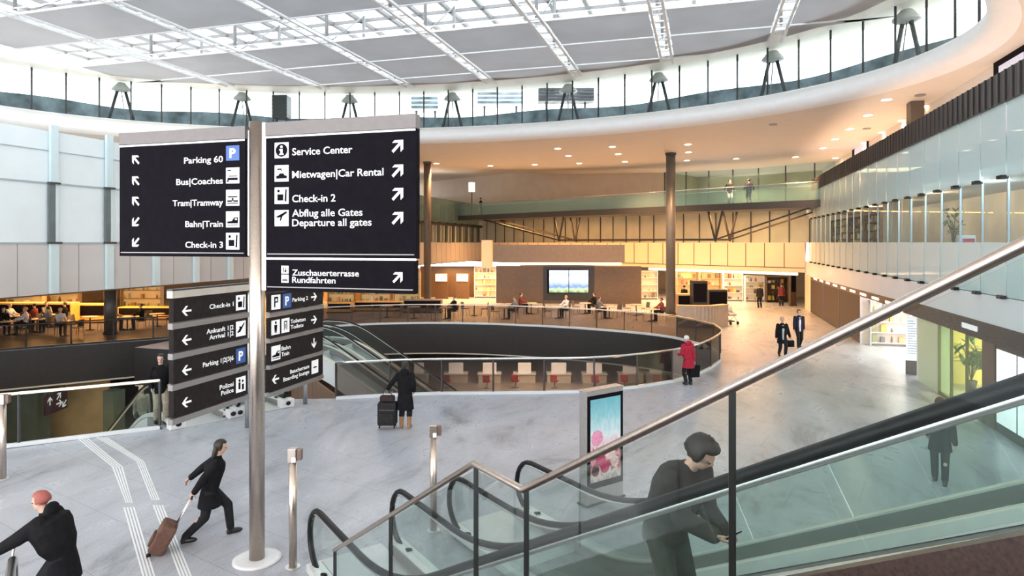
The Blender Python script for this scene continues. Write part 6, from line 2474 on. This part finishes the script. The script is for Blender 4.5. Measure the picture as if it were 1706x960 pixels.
# man by the sign rack
g = onZ(270, 706)
person('person', 'man in a black jacket and beige trousers standing beside the low sign rack', (g.x - 0.05, g.y, 0), face_dir(-CF * 0.7 + CR * 0.5), 1.86, hl=(-0.2, 0.22, 1.0), hr=(0.22, 0.16, 0.92), fl=(-0.09, 0.12, 0), fr=(0.09, -0.1, 0), hipz=0.91, top=C_BLACK, legs=C_BEIGE, shoes=SHOE, hairm=H_DARK, hem=0.12, vox=0.011, bulk=1.1, head=(0.1, 0.3))
# passenger coming up the escalator at the left
c = N1 + ES2 * 3.9 + EQ2 * 0.5
person('person', 'blond person in a beige jacket coming up the escalator behind the lit handrail', (c.x, c.y, -1.2), face_dir(-ES2), 1.62, top=C_BEIGE, legs=C_TROUSER, shoes=SHOE, hairm=H_BLOND, hem=0.12, vox=0.013)
# people on the footbridge
for px, off, lb, topm, lg, dirv in ((1200, 1.4, 'left of two people on the footbridge, in black top and pale jeans', C_BLACK, C_JEANS, -CF), (1229, 1.7, 'right of two people on the footbridge, in a dark coat', C_NAVY, C_GREYT, CF), (786, 1.2, 'lone dark figure at the left end of the footbridge', C_BLACK, C_TROUSER, CR)):
    q = bb0(bt(px) + 0.0, off)
    person('person', lb, (q.x, q.y, 7.525), face_dir(dirv), 1.8, fl=(-0.09, 0.1, 0), fr=(0.09, -0.1, 0), hipz=0.92, hl=(-0.32, 0.05, 1.0), hr=(0.32, 0.05, 1.0), top=topm, legs=lg, shoes=SHOE, hairm=H_DARK, hem=0.12, vox=0.016, bulk=1.2)
# far walkers at the end of the hall
for px, d, lb, topm, hm in ((1266, 47.5, 'far shopper in a dark coat by the white shelf', C_CHAR, H_BROWN), (1302, 49.0, 'far shopper in a maroon jumper by the dark goods rack', C_MAROON, H_DARK), (1140, 46.5, 'far figure in dark clothes at the yellow lit shelf', C_BLACK, H_DARK)):
    q = onD(px, 404, d)
    person('person', lb, (q.x, q.y, 0), face_dir(CF), 1.72, top=topm, legs=C_TROUSER, shoes=SHOE, hairm=hm, hem=0.15, vox=0.016)

# guests sitting at the cafe tables
protos = []
chosen = [s for s in SEATS if (s[0] == 'left' and (s[1], s[2]) in ((0, 0), (0, 1), (1, 0), (1, 1), (2, 1), (4, 0), (4, 1), (6, 0), (6, 1), (7, 0), (7, 1))) or (s[0] == 'mid' and (s[1], s[2]) in ((2, 0), (4, 0), (5, 1), (6, 0), (7, 0), (8, 1), (10, 0)))]
looks = [('black jacket', C_BLACK, H_DARK), ('grey jumper', C_GREYT, H_BROWN), ('maroon jumper', C_MAROON, H_DARK), ('white shirt', C_WHITE, H_BLOND)]
for i, (grp, k, s, cx, cy, rz) in enumerate(chosen):
    nm, tm, hm = looks[i % 4]
    lb = 'seated guest in a %s, %s side of the %s table %s' % (nm, 'right' if s == 0 else 'left', ORD[k], 'beyond the void' if grp == 'mid' else 'in the left cafe')
    if i < 4:
        t, _ = person('person', lb, (cx, cy, 0), rz, 1.72, sit=True, hipz=0.6, hipy=-0.04, lean=0.05, hl=(-0.15, 0.40, 0.80), hr=(0.15, 0.42, 0.80), top=tm, legs=C_TROUSER, shoes=SHOE, hairm=hm, hem=0.0, vox=0.016, group='guests sitting at cafe tables')
        protos.append(t)
    else:
        dup(protos[i % 4], (cx, cy, 0), rz, lb, 'guests sitting at cafe tables')

# pushchair on the concourse
g = onZ(1217, 540)
t = thing('pushchair', 'pale pushchair with a hood standing beside the low beige wall', 'pushchair', (g.x, g.y, 0), YAW + PI + 0.3)
for x in (-0.24, 0.24):
    B().tube([(x, 0.35, 0.1), (x, -0.1, 0.62), (x, -0.42, 1.05)], 0.014, 8).build('frame_tube', GREY_METAL, t, local=True)
    B().tube([(x, -0.38, 0.1), (x, 0.12, 0.6)], 0.014, 8).build('frame_tube', GREY_METAL, t, local=True)
    for y in (0.35, -0.38):
        B().tube([(x - 0.02, y, 0.1), (x + 0.02, y, 0.1)], 0.1, 14).build('wheel', BLACK, t, local=True)
B().tube([(-0.24, -0.42, 1.05), (0.24, -0.42, 1.05)], 0.018, 8).build('push_bar', BLACK, t, local=True)
b = B()
b.hexa([(-0.22, -0.2, 0.45), (0.22, -0.2, 0.45), (0.22, 0.3, 0.5), (-0.22, 0.3, 0.5), (-0.22, -0.3, 0.85), (0.22, -0.3, 0.85), (0.22, 0.3, 0.6), (-0.22, 0.3, 0.6)])
b.build('seat', cloth('pram_grey', (0.45, 0.42, 0.40)), t, local=True, bevel=0.03)
b = B()
pts = []
for i in range(9):
    for j in range(7):
        a, c_ = PI * i / 8, PI * 0.55 * j / 6
        pts.append((0.24 * math.cos(a), -0.22 + 0.34 * math.sin(a) * math.sin(c_) - 0.05, 0.8 + 0.34 * math.sin(a) * math.cos(c_)))
b.grid(pts, 9, 7)
b.grid([(p[0] * 0.97, p[1], p[2] - 0.012) for p in pts], 9, 7)
b.build('hood', cloth('pram_pale', (0.68, 0.65, 0.62)), t, local=True)
B().box(-0.2, 0.2, -0.25, 0.2, 0.14, 0.2).build('basket', C_CHAR, t, local=True, bevel=0.03)
